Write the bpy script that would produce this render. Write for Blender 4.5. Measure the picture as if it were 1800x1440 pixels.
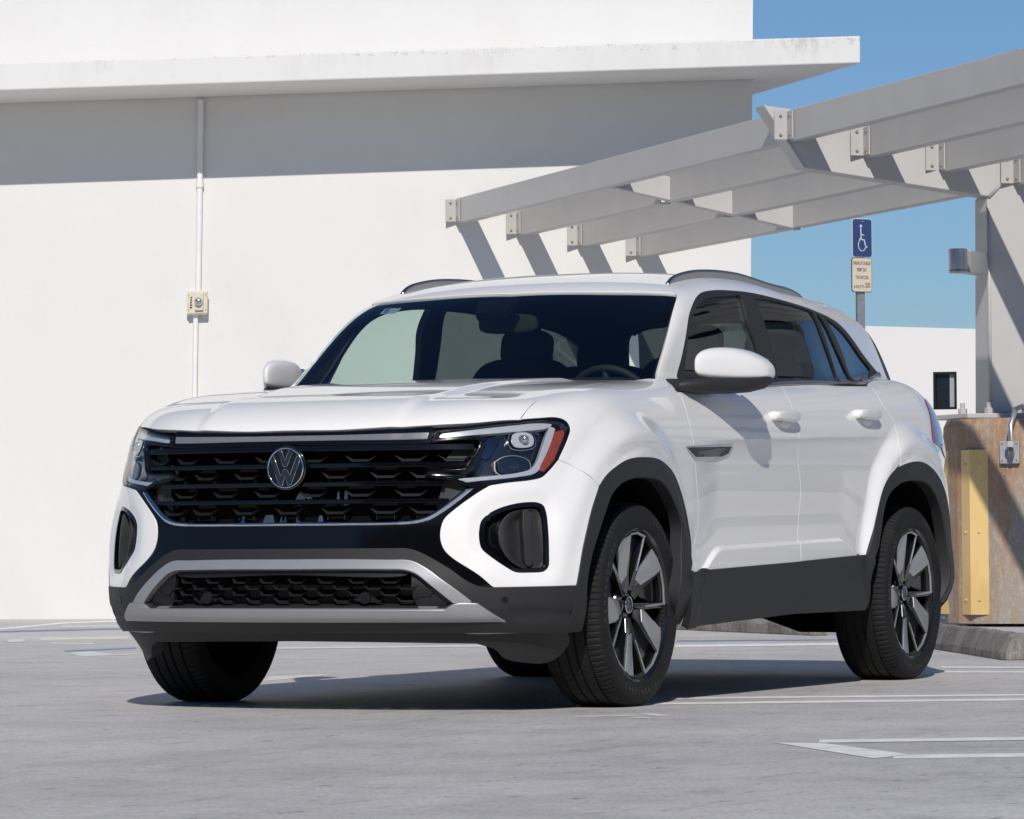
import bpy, math, random
import numpy as np
from mathutils import Vector, Matrix, Quaternion
from mathutils.geometry import delaunay_2d_cdt

for _o in list(bpy.data.objects): bpy.data.objects.remove(_o)
scene = bpy.context.scene
COL = scene.collection

# ------------------------------------------------------------------ camera
CAM = np.array([15.3683, 7.00779, 0.61667]); YAW, PITCH, ROLL, FPX = 3.58294876, 0.0317028, -0.00631485, 7213.205
fw = np.array([math.cos(PITCH)*math.cos(YAW), math.cos(PITCH)*math.sin(YAW), math.sin(PITCH)])
rt = np.array([math.sin(YAW), -math.cos(YAW), 0.0]); up = np.cross(rt, fw)
rt2 = math.cos(ROLL)*rt + math.sin(ROLL)*up; up2 = -math.sin(ROLL)*rt + math.cos(ROLL)*up
cam_data = bpy.data.cameras.new('camera'); cam = bpy.data.objects.new('camera', cam_data); COL.objects.link(cam)
m = Matrix.Identity(4)
for i in range(3):
    m[i][0] = rt2[i]; m[i][1] = up2[i]; m[i][2] = -fw[i]; m[i][3] = CAM[i]
cam.matrix_world = m
cam_data.sensor_width = 36; cam_data.lens = FPX/1800*36; cam_data.clip_start = .5; cam_data.clip_end = 3000
scene.camera = cam

# ------------------------------------------------------------------ world and sun
SUN = np.array([1.22, .54, 1.0]); SUN /= np.linalg.norm(SUN)
elev = math.asin(SUN[2]); azim = math.atan2(SUN[0], SUN[1])
world = bpy.data.worlds.new('World'); scene.world = world; world.use_nodes = True
wn = world.node_tree.nodes; wl = world.node_tree.links
sky = wn.new('ShaderNodeTexSky'); sky.sky_type = 'NISHITA'; sky.sun_disc = False
sky.sun_elevation = elev; sky.sun_rotation = azim; sky.air_density = 1.0; sky.dust_density = .15; sky.ozone_density = 4.5; sky.altitude = 10
bg = wn['Background']; bg.inputs['Strength'].default_value = .09
tint = wn.new('ShaderNodeMix'); tint.data_type = 'RGBA'; tint.blend_type = 'MULTIPLY'; tint.inputs[0].default_value = 1; tint.inputs[7].default_value = (.50, .62, .78, 1)   # deeper, bluer sky
wl.new(sky.outputs[0], tint.inputs[6]); wl.new(tint.outputs[2], bg.inputs['Color'])
sd = bpy.data.lights.new('sun', 'SUN'); sd.energy = 3.55; sd.angle = math.radians(.53); sd.color = (1, .945, .875)
so = bpy.data.objects.new('sun', sd); COL.objects.link(so)
so.rotation_euler = Vector(SUN).to_track_quat('Z', 'Y').to_euler(); so.location = (20, 10, 20)
scene.view_settings.view_transform = 'Standard'; scene.view_settings.look = 'None'
scene.view_settings.gamma = 1; scene.view_settings.exposure = 0; scene.view_settings.use_curve_mapping = False
scene.render.engine = 'CYCLES'
scene.cycles.max_bounces = 10; scene.cycles.transparent_max_bounces = 16; scene.cycles.glossy_bounces = 6

# ------------------------------------------------------------------ helpers
def wloc(o):
    v = Vector((0, 0, 0))
    while o is not None: v = v + o.location; o = o.parent
    return v
def thing(name, label, cat, loc=(0, 0, 0), group=None, kind=None):
    o = bpy.data.objects.new(name, None); COL.objects.link(o); o.location = loc; o.empty_display_size = .2
    o['label'] = label; o['category'] = cat
    if group: o['group'] = group
    if kind: o['kind'] = kind
    return o
def tag(o, label, cat, group=None):
    o['label'] = label; o['category'] = cat
    if group: o['group'] = group
    return o
def link(name, me, mat, parent=None, loc=None):
    o = bpy.data.objects.new(name, me)
    if mat is not None and len(me.materials) == 0: me.materials.append(mat)
    COL.objects.link(o)
    if parent is not None: o.parent = parent
    if loc is not None: o.location = loc
    return o
class MB:
    """collects world-space geometry; build() turns it into ONE mesh object"""
    def __init__(s): s.v = []; s.f = []
    def add(s, vs, fs):
        b = len(s.v); s.v += [tuple(map(float, x)) for x in vs]; s.f += [tuple(i+b for i in f) for f in fs]; return s
    def box(s, lo, hi, M=None):
        x0, y0, z0 = lo; x1, y1, z1 = hi
        vs = [(x0,y0,z0),(x1,y0,z0),(x1,y1,z0),(x0,y1,z0),(x0,y0,z1),(x1,y0,z1),(x1,y1,z1),(x0,y1,z1)]
        if M is not None: vs = [M @ Vector(v) for v in vs]
        return s.add(vs, [(0,3,2,1),(4,5,6,7),(0,1,5,4),(1,2,6,5),(2,3,7,6),(3,0,4,7)])
    def hexa(s, A, B):   # two quads (lists of four 3D points) joined
        return s.add(list(A)+list(B), [(3,2,1,0),(4,5,6,7),(0,1,5,4),(1,2,6,5),(2,3,7,6),(3,0,4,7)])
    def prism(s, poly, d):
        n = len(poly); P = [np.array(p, float) for p in poly]; Qs = [p+np.array(d) for p in P]
        return s.add(P+Qs, [tuple(range(n))[::-1], tuple(range(n, 2*n))]+[(i, (i+1) % n, n+(i+1) % n, n+i) for i in range(n)])
    def tube(s, path, r, n=10, cap=True, flat=1.0, upv=(0, 0, 1)):
        P = [np.array(p, float) for p in path]; k = len(P); R = r if hasattr(r, '__len__') else [r]*k
        vs = []; upv = np.array(upv, float)
        for i, p in enumerate(P):
            t = P[min(i+1, k-1)]-P[max(i-1, 0)]; t /= np.linalg.norm(t)+1e-12
            u = upv if abs(t@upv) < .97 else np.array([1., 0, 0.])
            a = np.cross(t, u); a /= np.linalg.norm(a); b = np.cross(a, t)
            for j in range(n):
                w = 2*math.pi*j/n; vs.append(p+R[i]*(math.cos(w)*a+math.sin(w)*flat*b))
        fs = [(i*n+j, i*n+(j+1) % n, (i+1)*n+(j+1) % n, (i+1)*n+j) for i in range(k-1) for j in range(n)]
        if cap: fs += [tuple(range(n))[::-1], tuple((k-1)*n+j for j in range(n))]
        return s.add(vs, fs)
    def lathe(s, prof, o, ax, n=48, close=False):
        o = np.array(o, float); ax = np.array(ax, float); ax /= np.linalg.norm(ax)
        u = np.cross(ax, [0, 0, 1.]) if abs(ax[2]) < .9 else np.array([1., 0, 0]); u /= np.linalg.norm(u); w = np.cross(ax, u)
        m_ = len(prof); vs = [o+ax*h+r*(math.cos(2*math.pi*j/n)*u+math.sin(2*math.pi*j/n)*w) for j in range(n) for r, h in prof]
        fs = [(j*m_+i, j*m_+i+1, ((j+1) % n)*m_+i+1, ((j+1) % n)*m_+i) for j in range(n) for i in range(m_-1)]
        return s.add(vs, fs)
    def sq(s, c, r, e=2.5, M=None, nu=28, nv=18):   # superellipsoid
        vs = []; g = lambda t: math.copysign(abs(t)**(2/e), t)
        for i in range(nv+1):
            a = -math.pi/2+math.pi*i/nv
            for j in range(nu):
                b = 2*math.pi*j/nu
                v = Vector((r[0]*g(math.cos(a))*g(math.cos(b)), r[1]*g(math.cos(a))*g(math.sin(b)), r[2]*g(math.sin(a))))
                if M is not None: v = M @ v
                vs.append((v[0]+c[0], v[1]+c[1], v[2]+c[2]))
        fs = [(i*nu+j, i*nu+(j+1) % nu, (i+1)*nu+(j+1) % nu, (i+1)*nu+j) for i in range(nv) for j in range(nu)]
        return s.add(vs, fs)
    def mirror(s):
        q = MB(); q.v = [(x, -y, z) for x, y, z in s.v]; q.f = [f[::-1] for f in s.f]; return q
    def build(s, name, mat, parent=None, smooth=None, bevel=None, loc=None, seg=2):
        off = wloc(parent) if parent is not None else Vector((0, 0, 0))
        if loc is not None: off = off+Vector(loc)
        me = bpy.data.meshes.new(name); me.from_pydata([(v[0]-off[0], v[1]-off[1], v[2]-off[2]) for v in s.v], [], s.f); me.update()
        bm = bmesh.new(); bm.from_mesh(me); bmesh.ops.recalc_face_normals(bm, faces=bm.faces); bm.to_mesh(me); bm.free()
        if smooth: me.shade_smooth() if smooth is True else (me.shade_smooth(), me.set_sharp_from_angle(angle=math.radians(smooth)))
        o = link(name, me, mat, parent, loc)
        if bevel:
            b = o.modifiers.new('bevel', 'BEVEL'); b.width = bevel; b.segments = seg; b.limit_method = 'ANGLE'; b.angle_limit = math.radians(35); b.harden_normals = False
        return o
import bmesh

# ------------------------------------------------------------------ materials
def nodes_of(name):
    mt = bpy.data.materials.new(name); mt.use_nodes = True; nt = mt.node_tree
    return mt, nt.nodes, nt.links, nt.nodes['Principled BSDF']
def setc(b, **k):
    for a, v in k.items():
        a = {'rough': 'Roughness', 'metal': 'Metallic', 'coat': 'Coat Weight', 'coatr': 'Coat Roughness', 'spec': 'Specular IOR Level', 'color': 'Base Color', 'ior': 'IOR', 'trans': 'Transmission Weight', 'aniso': 'Anisotropic'}[a]
        b.inputs[a].default_value = (*v, 1) if a == 'Base Color' else v
def mat(name, color, rough=.5, noise=None, bump=None, var=.12, **k):
    """principled with procedural noise: noise = scale of the tone variation, bump = (scale, strength)"""
    mt, N, L, b = nodes_of(name); setc(b, color=color, rough=rough, **k)
    tc = N.new('ShaderNodeTexCoord')
    if noise:
        n = N.new('ShaderNodeTexNoise'); n.inputs['Scale'].default_value = noise; n.inputs['Detail'].default_value = 7; n.inputs['Roughness'].default_value = .62
        L.new(tc.outputs['Object'], n.inputs['Vector'])
        r = N.new('ShaderNodeMapRange'); r.inputs['From Min'].default_value = .3; r.inputs['From Max'].default_value = .7; r.inputs['To Min'].default_value = 1-var; r.inputs['To Max'].default_value = 1+var*.6
        L.new(n.outputs['Fac'], r.inputs['Value'])
        mx = N.new('ShaderNodeVectorMath'); mx.operation = 'SCALE'; mx.inputs[0].default_value = color; L.new(r.outputs[0], mx.inputs['Scale']); L.new(mx.outputs[0], b.inputs['Base Color'])
    if bump:
        n2 = N.new('ShaderNodeTexNoise'); n2.inputs['Scale'].default_value = bump[0]; n2.inputs['Detail'].default_value = 6; L.new(tc.outputs['Object'], n2.inputs['Vector'])
        bp = N.new('ShaderNodeBump'); bp.inputs['Strength'].default_value = bump[1]; bp.inputs['Distance'].default_value = .01; L.new(n2.outputs['Fac'], bp.inputs['Height']); L.new(bp.outputs[0], b.inputs['Normal'])
    return mt
def glass(name, tint, ior=1.5, rough=0.0, gl=1.0):
    """thin tinted pane: coloured transparency plus a fresnel mirror on top"""
    mt = bpy.data.materials.new(name); mt.use_nodes = True; N = mt.node_tree.nodes; L = mt.node_tree.links; N.remove(N['Principled BSDF'])
    t = N.new('ShaderNodeBsdfTransparent'); t.inputs['Color'].default_value = (*tint, 1)
    g = N.new('ShaderNodeBsdfGlossy'); g.inputs['Roughness'].default_value = rough; g.inputs['Color'].default_value = (gl, gl, gl, 1)
    f = N.new('ShaderNodeFresnel'); ge = N.new('ShaderNodeNewGeometry'); mr = N.new('ShaderNodeMapRange')   # same mirror strength seen from inside and outside
    mr.inputs['To Min'].default_value = ior; mr.inputs['To Max'].default_value = 1/ior; L.new(ge.outputs['Backfacing'], mr.inputs['Value']); L.new(mr.outputs[0], f.inputs['IOR'])
    x = N.new('ShaderNodeMixShader'); L.new(f.outputs[0], x.inputs[0]); L.new(t.outputs[0], x.inputs[1]); L.new(g.outputs[0], x.inputs[2])
    L.new(x.outputs[0], N['Material Output'].inputs['Surface']); return mt

M = {}
M['paint'] = mat('white_paint', (.83, .82, .80), .42, coat=1.0, coatr=.02, spec=.45)
M['gloss'] = mat('gloss_black', (.003, .003, .0035), .10, spec=.42)
M['plastic'] = mat('grained_black_plastic', (.022, .022, .023), .55, noise=30, var=.1, bump=(900, .12), spec=.4)
M['plastic2'] = mat('dark_grille_plastic', (.010, .010, .011), .42, noise=30, var=.1, spec=.4)
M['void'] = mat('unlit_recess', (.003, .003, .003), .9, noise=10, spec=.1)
M['silver'] = mat('satin_silver', (.40, .40, .41), .38, noise=20, var=.04, metal=.55, coat=.15, coatr=.2)
M['rail'] = mat('brushed_dark_rail', (.30, .31, .33), .2, noise=20, var=.05, metal=.95)
M['chrome'] = mat('chrome', (.72, .73, .75), .07, noise=20, var=.03, metal=1.0)
M['darkchrome'] = mat('smoked_chrome', (.12, .125, .135), .1, noise=20, var=.03, metal=1.0)
M['rubber'] = mat('tyre_rubber', (.012, .012, .012), .72, noise=14, var=.25, bump=(260, .15), spec=.3)
M['rimblack'] = mat('gloss_black_rim', (.006, .006, .007), .15, noise=9, var=.1, coat=.7, coatr=.03)
M['machined'] = mat('machined_alloy', (.46, .46, .47), .33, noise=60, var=.06, metal=.7, coat=.5, coatr=.06)
M['disc'] = mat('brake_disc_steel', (.25, .25, .26), .35, noise=40, var=.15, metal=1.0)
M['amber'] = mat('amber_reflector', (.30, .050, .011), .2, noise=90, var=.25, coat=1.0, coatr=.03)
M['red'] = mat('red_lens', (.19, .006, .008), .15, noise=40, var=.1, coat=1, coatr=.03)
M['interior'] = mat('dark_interior_trim', (.006, .0062, .007), .8, noise=30, var=.15)
M['seat'] = mat('black_leatherette', (.006, .0062, .007), .7, noise=40, var=.2)
M['ws'] = glass('windscreen_glass', (.80, .90, .86), 1.68)
M['tint'] = glass('side_glass', (.72, .84, .79), 1.58)
M['privacy'] = glass('privacy_glass', (.13, .155, .15), 1.62)
M['privacy2'] = glass('rear_privacy_glass', (.085, .10, .10), 1.62)
M['lens'] = glass('lamp_cover', (.97, .98, .99), 1.50)
M['reflector'] = mat('bright_reflector', (.62, .63, .64), .16, noise=120, var=.3, metal=.9)
M['band'] = mat('unlit_light_band', (.16, .165, .18), .25, noise=50, var=.08, coat=.6, coatr=.05)
M['drl'] = mat('frosted_light_strip', (.42, .44, .47), .3, noise=50, var=.08, coat=1.0, coatr=.04)
M['lampblack'] = mat('lamp_housing', (.006, .008, .014), .25, noise=20, var=.1, coat=.5)
M['letter'] = mat('sidewall_lettering', (.05, .05, .05), .4, noise=10, var=.1)
# ------------------------------------------------------------------ setting materials
def ground_mat():
    mt, N, L, b = nodes_of('worn_deck_coating'); tc = N.new('ShaderNodeTexCoord'); setc(b, rough=.62, spec=.35)
    def noise(scale, det=8, ro=.6, stretch=None):
        n = N.new('ShaderNodeTexNoise'); n.inputs['Scale'].default_value = scale; n.inputs['Detail'].default_value = det; n.inputs['Roughness'].default_value = ro
        if stretch:
            mp = N.new('ShaderNodeMapping'); mp.inputs['Scale'].default_value = stretch; mp.inputs['Rotation'].default_value = (0, 0, .4); L.new(tc.outputs['Object'], mp.inputs['Vector']); L.new(mp.outputs[0], n.inputs['Vector'])
        else: L.new(tc.outputs['Object'], n.inputs['Vector'])
        return n
    def ramp(src, pts):
        r = N.new('ShaderNodeValToRGB'); r.color_ramp.elements[0].position = pts[0][0]; r.color_ramp.elements[0].color = (*[pts[0][1]]*3, 1)
        r.color_ramp.elements[1].position = pts[-1][0]; r.color_ramp.elements[1].color = (*[pts[-1][1]]*3, 1)
        for p, v in pts[1:-1]: e = r.color_ramp.elements.new(p); e.color = (v, v, v, 1)
        L.new(src, r.inputs[0]); return r
    def mul(a, b_):
        x = N.new('ShaderNodeMix'); x.data_type = 'RGBA'; x.blend_type = 'MULTIPLY'; x.inputs[0].default_value = 1; L.new(a, x.inputs[6]); L.new(b_, x.inputs[7]); return x.outputs[2]
    base = N.new('ShaderNodeRGB'); base.outputs[0].default_value = (.59, .573, .548, 1)
    big = ramp(noise(.35, 5).outputs['Fac'], [(.3, .80), (.7, 1.08)])
    mid = ramp(noise(2.2, 9, .7).outputs['Fac'], [(.3, .80), (.5, 1.0), (.72, 1.10)])
    fine = ramp(noise(70, 4, .7).outputs['Fac'], [(.3, .72), (.7, 1.2)])
    grain = ramp(noise(17, 5, .85).outputs['Fac'], [(.3, .84), (.7, 1.12)])
    streak = ramp(noise(1.6, 8, .65, (1.0, 5.5, 1)).outputs['Fac'], [(.33, .80), (.43, 1.0), (.8, 1.0)])
    scuff = ramp(noise(4.5, 6, .75, (1.2, 4.0, 1)).outputs['Fac'], [(.355, .45), (.39, 1.0), (1, 1.0)])
    speck = ramp(noise(38, 3, .9).outputs['Fac'], [(.30, .5), (.35, 1.0), (1, 1.0)])
    c_ = base.outputs[0]
    for r in (big, mid, fine, grain, streak, scuff, speck): c_ = mul(c_, r.outputs[0])
    L.new(c_, b.inputs['Base Color'])
    bp = N.new('ShaderNodeBump'); bp.inputs['Strength'].default_value = .25; bp.inputs['Distance'].default_value = .006; L.new(noise(120, 6).outputs['Fac'], bp.inputs['Height']); L.new(bp.outputs[0], b.inputs['Normal'])
    return mt
def stained(name, color, dirt, dscale=1.2, vert=8., amount=.5, rough=.85, bump=(40, .15)):
    """painted or cast surface with vertical dirt runs that belong to the wall"""
    mt, N, L, b = nodes_of(name); tc = N.new('ShaderNodeTexCoord'); setc(b, rough=rough, spec=.3)
    mp = N.new('ShaderNodeMapping'); mp.inputs['Scale'].default_value = (vert, vert, 1.0); L.new(tc.outputs['Object'], mp.inputs['Vector'])
    n = N.new('ShaderNodeTexNoise'); n.inputs['Scale'].default_value = dscale; n.inputs['Detail'].default_value = 8; n.inputs['Roughness'].default_value = .65; L.new(mp.outputs[0], n.inputs['Vector'])
    n2 = N.new('ShaderNodeTexNoise'); n2.inputs['Scale'].default_value = dscale*.8; n2.inputs['Detail'].default_value = 6; L.new(tc.outputs['Object'], n2.inputs['Vector'])
    m_ = N.new('ShaderNodeMath'); m_.operation = 'MULTIPLY'; L.new(n.outputs['Fac'], m_.inputs[0]); L.new(n2.outputs['Fac'], m_.inputs[1])
    r = N.new('ShaderNodeMapRange'); r.inputs['From Min'].default_value = .22; r.inputs['From Max'].default_value = .38; r.inputs['To Max'].default_value = amount; L.new(m_.outputs[0], r.inputs['Value'])
    x = N.new('ShaderNodeMix'); x.data_type = 'RGBA'; x.inputs[6].default_value = (*color, 1); x.inputs[7].default_value = (*dirt, 1); L.new(r.outputs[0], x.inputs[0]); L.new(x.outputs[2], b.inputs['Base Color'])
    n3 = N.new('ShaderNodeTexNoise'); n3.inputs['Scale'].default_value = bump[0]; n3.inputs['Detail'].default_value = 6; L.new(tc.outputs['Object'], n3.inputs['Vector'])
    bp = N.new('ShaderNodeBump'); bp.inputs['Strength'].default_value = bump[1]; bp.inputs['Distance'].default_value = .01; L.new(n3.outputs['Fac'], bp.inputs['Height']); L.new(bp.outputs[0], b.inputs['Normal'])
    return mt
G = {}
G['deck'] = ground_mat()
G['wall'] = stained('white_stucco', (.715, .71, .69), (.665, .66, .635), 1.0, 2.0, .5, .9, (60, .18))
G['fascia'] = stained('white_painted_fascia', (.735, .73, .71), (.56, .55, .53), 1.5, 4.0, .22, .85, (30, .15))
G['steel'] = mat('light_grey_painted_steel', (.475, .467, .455), .42, noise=3, var=.05, bump=(60, .03), spec=.4)
G['bolt'] = mat('weathered_bolt', (.36, .27, .18), .5, noise=50, var=.3, metal=.5)
G['galv'] = mat('galvanised_steel', (.42, .43, .45), .42, noise=25, var=.2, metal=.7)
G['brushed'] = mat('brushed_aluminium', (.52, .505, .48), .38, noise=8, var=.06, metal=.6)
G['line'] = mat('worn_white_line', (.88, .87, .84), .7, noise=9, var=.22, bump=(200, .1))
G['linefaint'] = mat('faded_line', (.76, .745, .70), .7, noise=14, var=.22)
G['lineblue'] = mat('blue_line', (.16, .27, .50), .7, noise=9, var=.3)
G['yellow'] = stained('yellow_painted_metal', (.74, .52, .22), (.55, .36, .14), 3, 2., .5, .5, (30, .05))
G['cream'] = mat('cream_housing', (.66, .60, .47), .45, noise=20, var=.06)
G['pipe'] = mat('white_painted_conduit', (.78, .78, .77), .6, noise=6, var=.05)
G['grey'] = mat('grey_box', (.33, .34, .36), .5, noise=12, var=.12)
G['walk'] = stained('pale_walkway', (.50, .50, .50), (.38, .37, .36), 2., 1., .6, .8)
G['darkglass'] = mat('dark_window_pane', (.012, .016, .024), .04, noise=3, var=.2, spec=.6)
G['farwhite'] = stained('far_white_wall', (.72, .715, .70), (.66, .655, .64), .6, 1.5, .4, .9)
def edge_stains(mt, z0_, z1_):
    """mildew blotches along the upper edge of the ledge"""
    N = mt.node_tree.nodes; L = mt.node_tree.links; b = N['Principled BSDF']; src = b.inputs['Base Color'].links[0].from_socket
    tc = N.new('ShaderNodeTexCoord'); sx = N.new('ShaderNodeSeparateXYZ'); L.new(tc.outputs['Object'], sx.inputs[0])
    def rng(s, a, c_, lo=0, hi=1):
        r = N.new('ShaderNodeMapRange'); r.inputs['From Min'].default_value = a; r.inputs['From Max'].default_value = c_; r.inputs['To Min'].default_value = lo; r.inputs['To Max'].default_value = hi; L.new(s, r.inputs['Value']); return r.outputs[0]
    def mul(a, c_): m_ = N.new('ShaderNodeMath'); m_.operation = 'MULTIPLY'; L.new(a, m_.inputs[0]); L.new(c_, m_.inputs[1]); return m_.outputs[0]
    def nz(scale, st, ro=.7): 
        mp = N.new('ShaderNodeMapping'); mp.inputs['Scale'].default_value = st; L.new(tc.outputs['Object'], mp.inputs['Vector'])
        n = N.new('ShaderNodeTexNoise'); n.inputs['Scale'].default_value = scale; n.inputs['Detail'].default_value = 8; n.inputs['Roughness'].default_value = ro; L.new(mp.outputs[0], n.inputs['Vector']); return n.outputs['Fac']
    top = rng(sx.outputs['Z'], z0_, z1_); blot = rng(nz(.9, (1, 1, .6)), .53, .66); fine = rng(nz(7, (1, 1, .4), .8), .48, .62)
    edge = rng(sx.outputs['Z'], z1_-.012, z1_); dots = rng(nz(14, (1, 1, 1), .8), .55, .62)
    f = mul(mul(top, blot), fine); g_ = mul(edge, dots); ad = N.new('ShaderNodeMath'); ad.operation = 'MAXIMUM'; L.new(f, ad.inputs[0]); L.new(g_, ad.inputs[1])
    sc = N.new('ShaderNodeMath'); sc.operation = 'MULTIPLY'; sc.inputs[1].default_value = .34; L.new(ad.outputs[0], sc.inputs[0])
    x = N.new('ShaderNodeMix'); x.data_type = 'RGBA'; L.new(sc.outputs[0], x.inputs[0]); L.new(src, x.inputs[6]); x.inputs[7].default_value = (.17, .15, .13, 1); L.new(x.outputs[2], b.inputs['Base Color'])
edge_stains(G['fascia'], 4.27, 4.40)
def concrete_mat(name, base, rust, moss):
    mt, N, L, b = nodes_of(name); tc = N.new('ShaderNodeTexCoord'); setc(b, rough=.9, spec=.25)
    def nz(scale, st, det=8, ro=.68):
        mp = N.new('ShaderNodeMapping'); mp.inputs['Scale'].default_value = st; L.new(tc.outputs['Object'], mp.inputs['Vector'])
        n = N.new('ShaderNodeTexNoise'); n.inputs['Scale'].default_value = scale; n.inputs['Detail'].default_value = det; n.inputs['Roughness'].default_value = ro; L.new(mp.outputs[0], n.inputs['Vector']); return n
    def rng(s, a, c_, lo=0, hi=1):
        r = N.new('ShaderNodeMapRange'); r.inputs['From Min'].default_value = a; r.inputs['From Max'].default_value = c_; r.inputs['To Min'].default_value = lo; r.inputs['To Max'].default_value = hi; L.new(s, r.inputs['Value']); return r.outputs[0]
    def mix(f, A, B):
        x = N.new('ShaderNodeMix'); x.data_type = 'RGBA'; L.new(f, x.inputs[0])
        for s_, v in ((6, A), (7, B)):
            if isinstance(v, tuple): x.inputs[s_].default_value = (*v, 1)
            else: L.new(v, x.inputs[s_])
        return x.outputs[2]
    c1 = mix(rng(nz(2.0, (2.2, 2.2, .25)).outputs['Fac'], .44, .56), base, rust)
    c2 = mix(rng(nz(3.2, (3, 3, .5)).outputs['Fac'], .54, .70, 0, .75), c1, moss)
    c3 = mix(rng(nz(34, (1, 1, .5), 8, .85).outputs['Fac'], .50, .66, 0, .7), c2, (.50, .47, .42))
    L.new(c3, b.inputs['Base Color'])
    bp = N.new('ShaderNodeBump'); bp.inputs['Strength'].default_value = .5; bp.inputs['Distance'].default_value = .02; L.new(nz(22, (1, 1, 1)).outputs['Fac'], bp.inputs['Height']); L.new(bp.outputs[0], b.inputs['Normal'])
    return mt
G['pedestal'] = concrete_mat('rust_stained_concrete', (.33, .295, .25), (.38, .235, .14), (.14, .13, .12))
G['stop'] = concrete_mat('weathered_wheel_stop', (.24, .225, .205), (.15, .135, .12), (.055, .05, .045))

def structure(name, mb, m_, **k):
    o = mb.build(name, m_, None, **k); o['kind'] = 'structure'; return o
# ------------------------------------------------------------------ ground
structure('deck_ground', MB().box((-260, -260, -.4), (200, 260, 0)), G['deck'])
def line(name, pts, m_, z=.0008):
    structure(name, MB().add([(x, y, z) for x, y in pts], [tuple(range(len(pts)))]), m_)
def stripe(name, a, b, w, m_, z=.0008):
    a = np.array(a, float); b = np.array(b, float); d = (b-a)/np.linalg.norm(b-a); n = np.array([-d[1], d[0]])*w/2
    line(name, [a-n, b-n, b+n, a+n], m_, z)
line('parking_line', [(0.676, 0.743), (-0.093, 2.060), (0.072, 2.113), (0.832, 0.809)], G['line'], 0.0010)
line('parking_line', [(1.172, 0.884), (0.330, 2.195), (0.517, 2.255), (1.347, 0.960)], G['line'], 0.0012)
line('parking_line', [(-6.571, -2.320), (-7.183, -1.521), (-6.707, -1.342), (-6.112, -2.125)], G['line'], 0.0014)
line('blue_stall_line', [(-7.508, -2.707), (-7.950, -1.848), (-7.782, -1.784), (-7.344, -2.637)], G['lineblue'], 0.0016)
line('parking_line', [(-3.159, 0.504), (-3.233, 1.057), (-3.025, 1.123), (-2.950, 0.577)], G['line'], 0.0018)
line('parking_line', [(-2.560, 0.672), (-2.647, 1.244), (-2.452, 1.306), (-2.365, 0.741)], G['line'], 0.0008)
line('arrow_mark', [(2.035, 1.191), (2.021, 1.239), (2.193, 1.389), (2.250, 1.360)], G['linefaint'], 0.0010)
line('arrow_mark', [(2.348, 1.090), (2.158, 1.244), (2.230, 1.276), (2.419, 1.122)], G['linefaint'], 0.0012)
line('arrow_mark', [(2.345, 1.309), (2.369, 1.383), (2.435, 1.412), (2.411, 1.338)], G['linefaint'], 0.0014)
line('painted_outline', [(3.838, 2.425), (3.839, 2.590), (4.350, 3.044), (4.581, 3.018)], G['line'], 0.0016)
line('painted_outline', [(3.642, 2.496), (3.234, 3.123), (3.420, 3.183), (3.820, 2.564)], G['line'], 0.0018)
line('painted_outline', [(4.373, 3.001), (4.124, 3.408), (4.312, 3.468), (4.556, 3.068)], G['line'], 0.0008)
line('faded_stall_line', [(-9.310, -8.802), (-11.784, -9.664), (-11.366, -9.407), (-8.961, -8.578)], G['line'], 0.0010)
line('faded_stall_line', [(-11.784, -9.664), (-12.537, -9.630), (-12.099, -9.368), (-11.366, -9.407)], G['line'], 0.0012)
line('faded_stall_line', [(-10.568, -8.917), (-10.905, -8.608), (-10.552, -8.398), (-10.221, -8.704)], G['linefaint'], 0.0014)
line('blue_stall_line', [(-8.914, -8.548), (-10.055, -8.103), (-9.691, -7.886), (-8.576, -8.332)], G['lineblue'], 0.0016)
line('faded_stall_patch', [(-6.865, -7.057), (-7.017, -7.033), (-6.633, -6.767), (-6.311, -6.612), (-6.359, -6.724)], G['linefaint'], 0.0018)
line('faded_stall_line', [(-7.372, -7.127), (-7.827, -6.736), (-7.281, -6.412), (-6.842, -6.798)], G['linefaint'], 0.0008)
line('faded_stall_line', [(-6.351, -6.410), (-6.221, -6.026), (-5.981, -5.881), (-6.107, -6.259)], G['linefaint'], 0.0010)
line('blue_stall_line', [(-4.714, -5.304), (-5.412, -5.247), (-5.191, -5.117), (-4.505, -5.176)], G['lineblue'], 0.0012)
line('faded_stall_patch', [(-4.355, -5.066), (-4.645, -5.074), (-3.967, -4.531), (-3.686, -4.567)], G['linefaint'], 0.0014)
line('faded_stall_line', [(-4.050, -4.606), (-4.283, -4.564), (-4.105, -4.458), (-3.875, -4.502)], G['linefaint'], 0.0016)
line('faded_stall_line', [(-5.571, -4.426), (-6.285, -3.416), (-5.940, -3.250), (-5.241, -4.246)], G['linefaint'], 0.0018)
line('faded_stall_patch', [(-0.474, -1.715), (-1.086, -1.993), (-1.516, -1.882), (-1.213, -1.811)], G['linefaint'], 0.0008)

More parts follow.
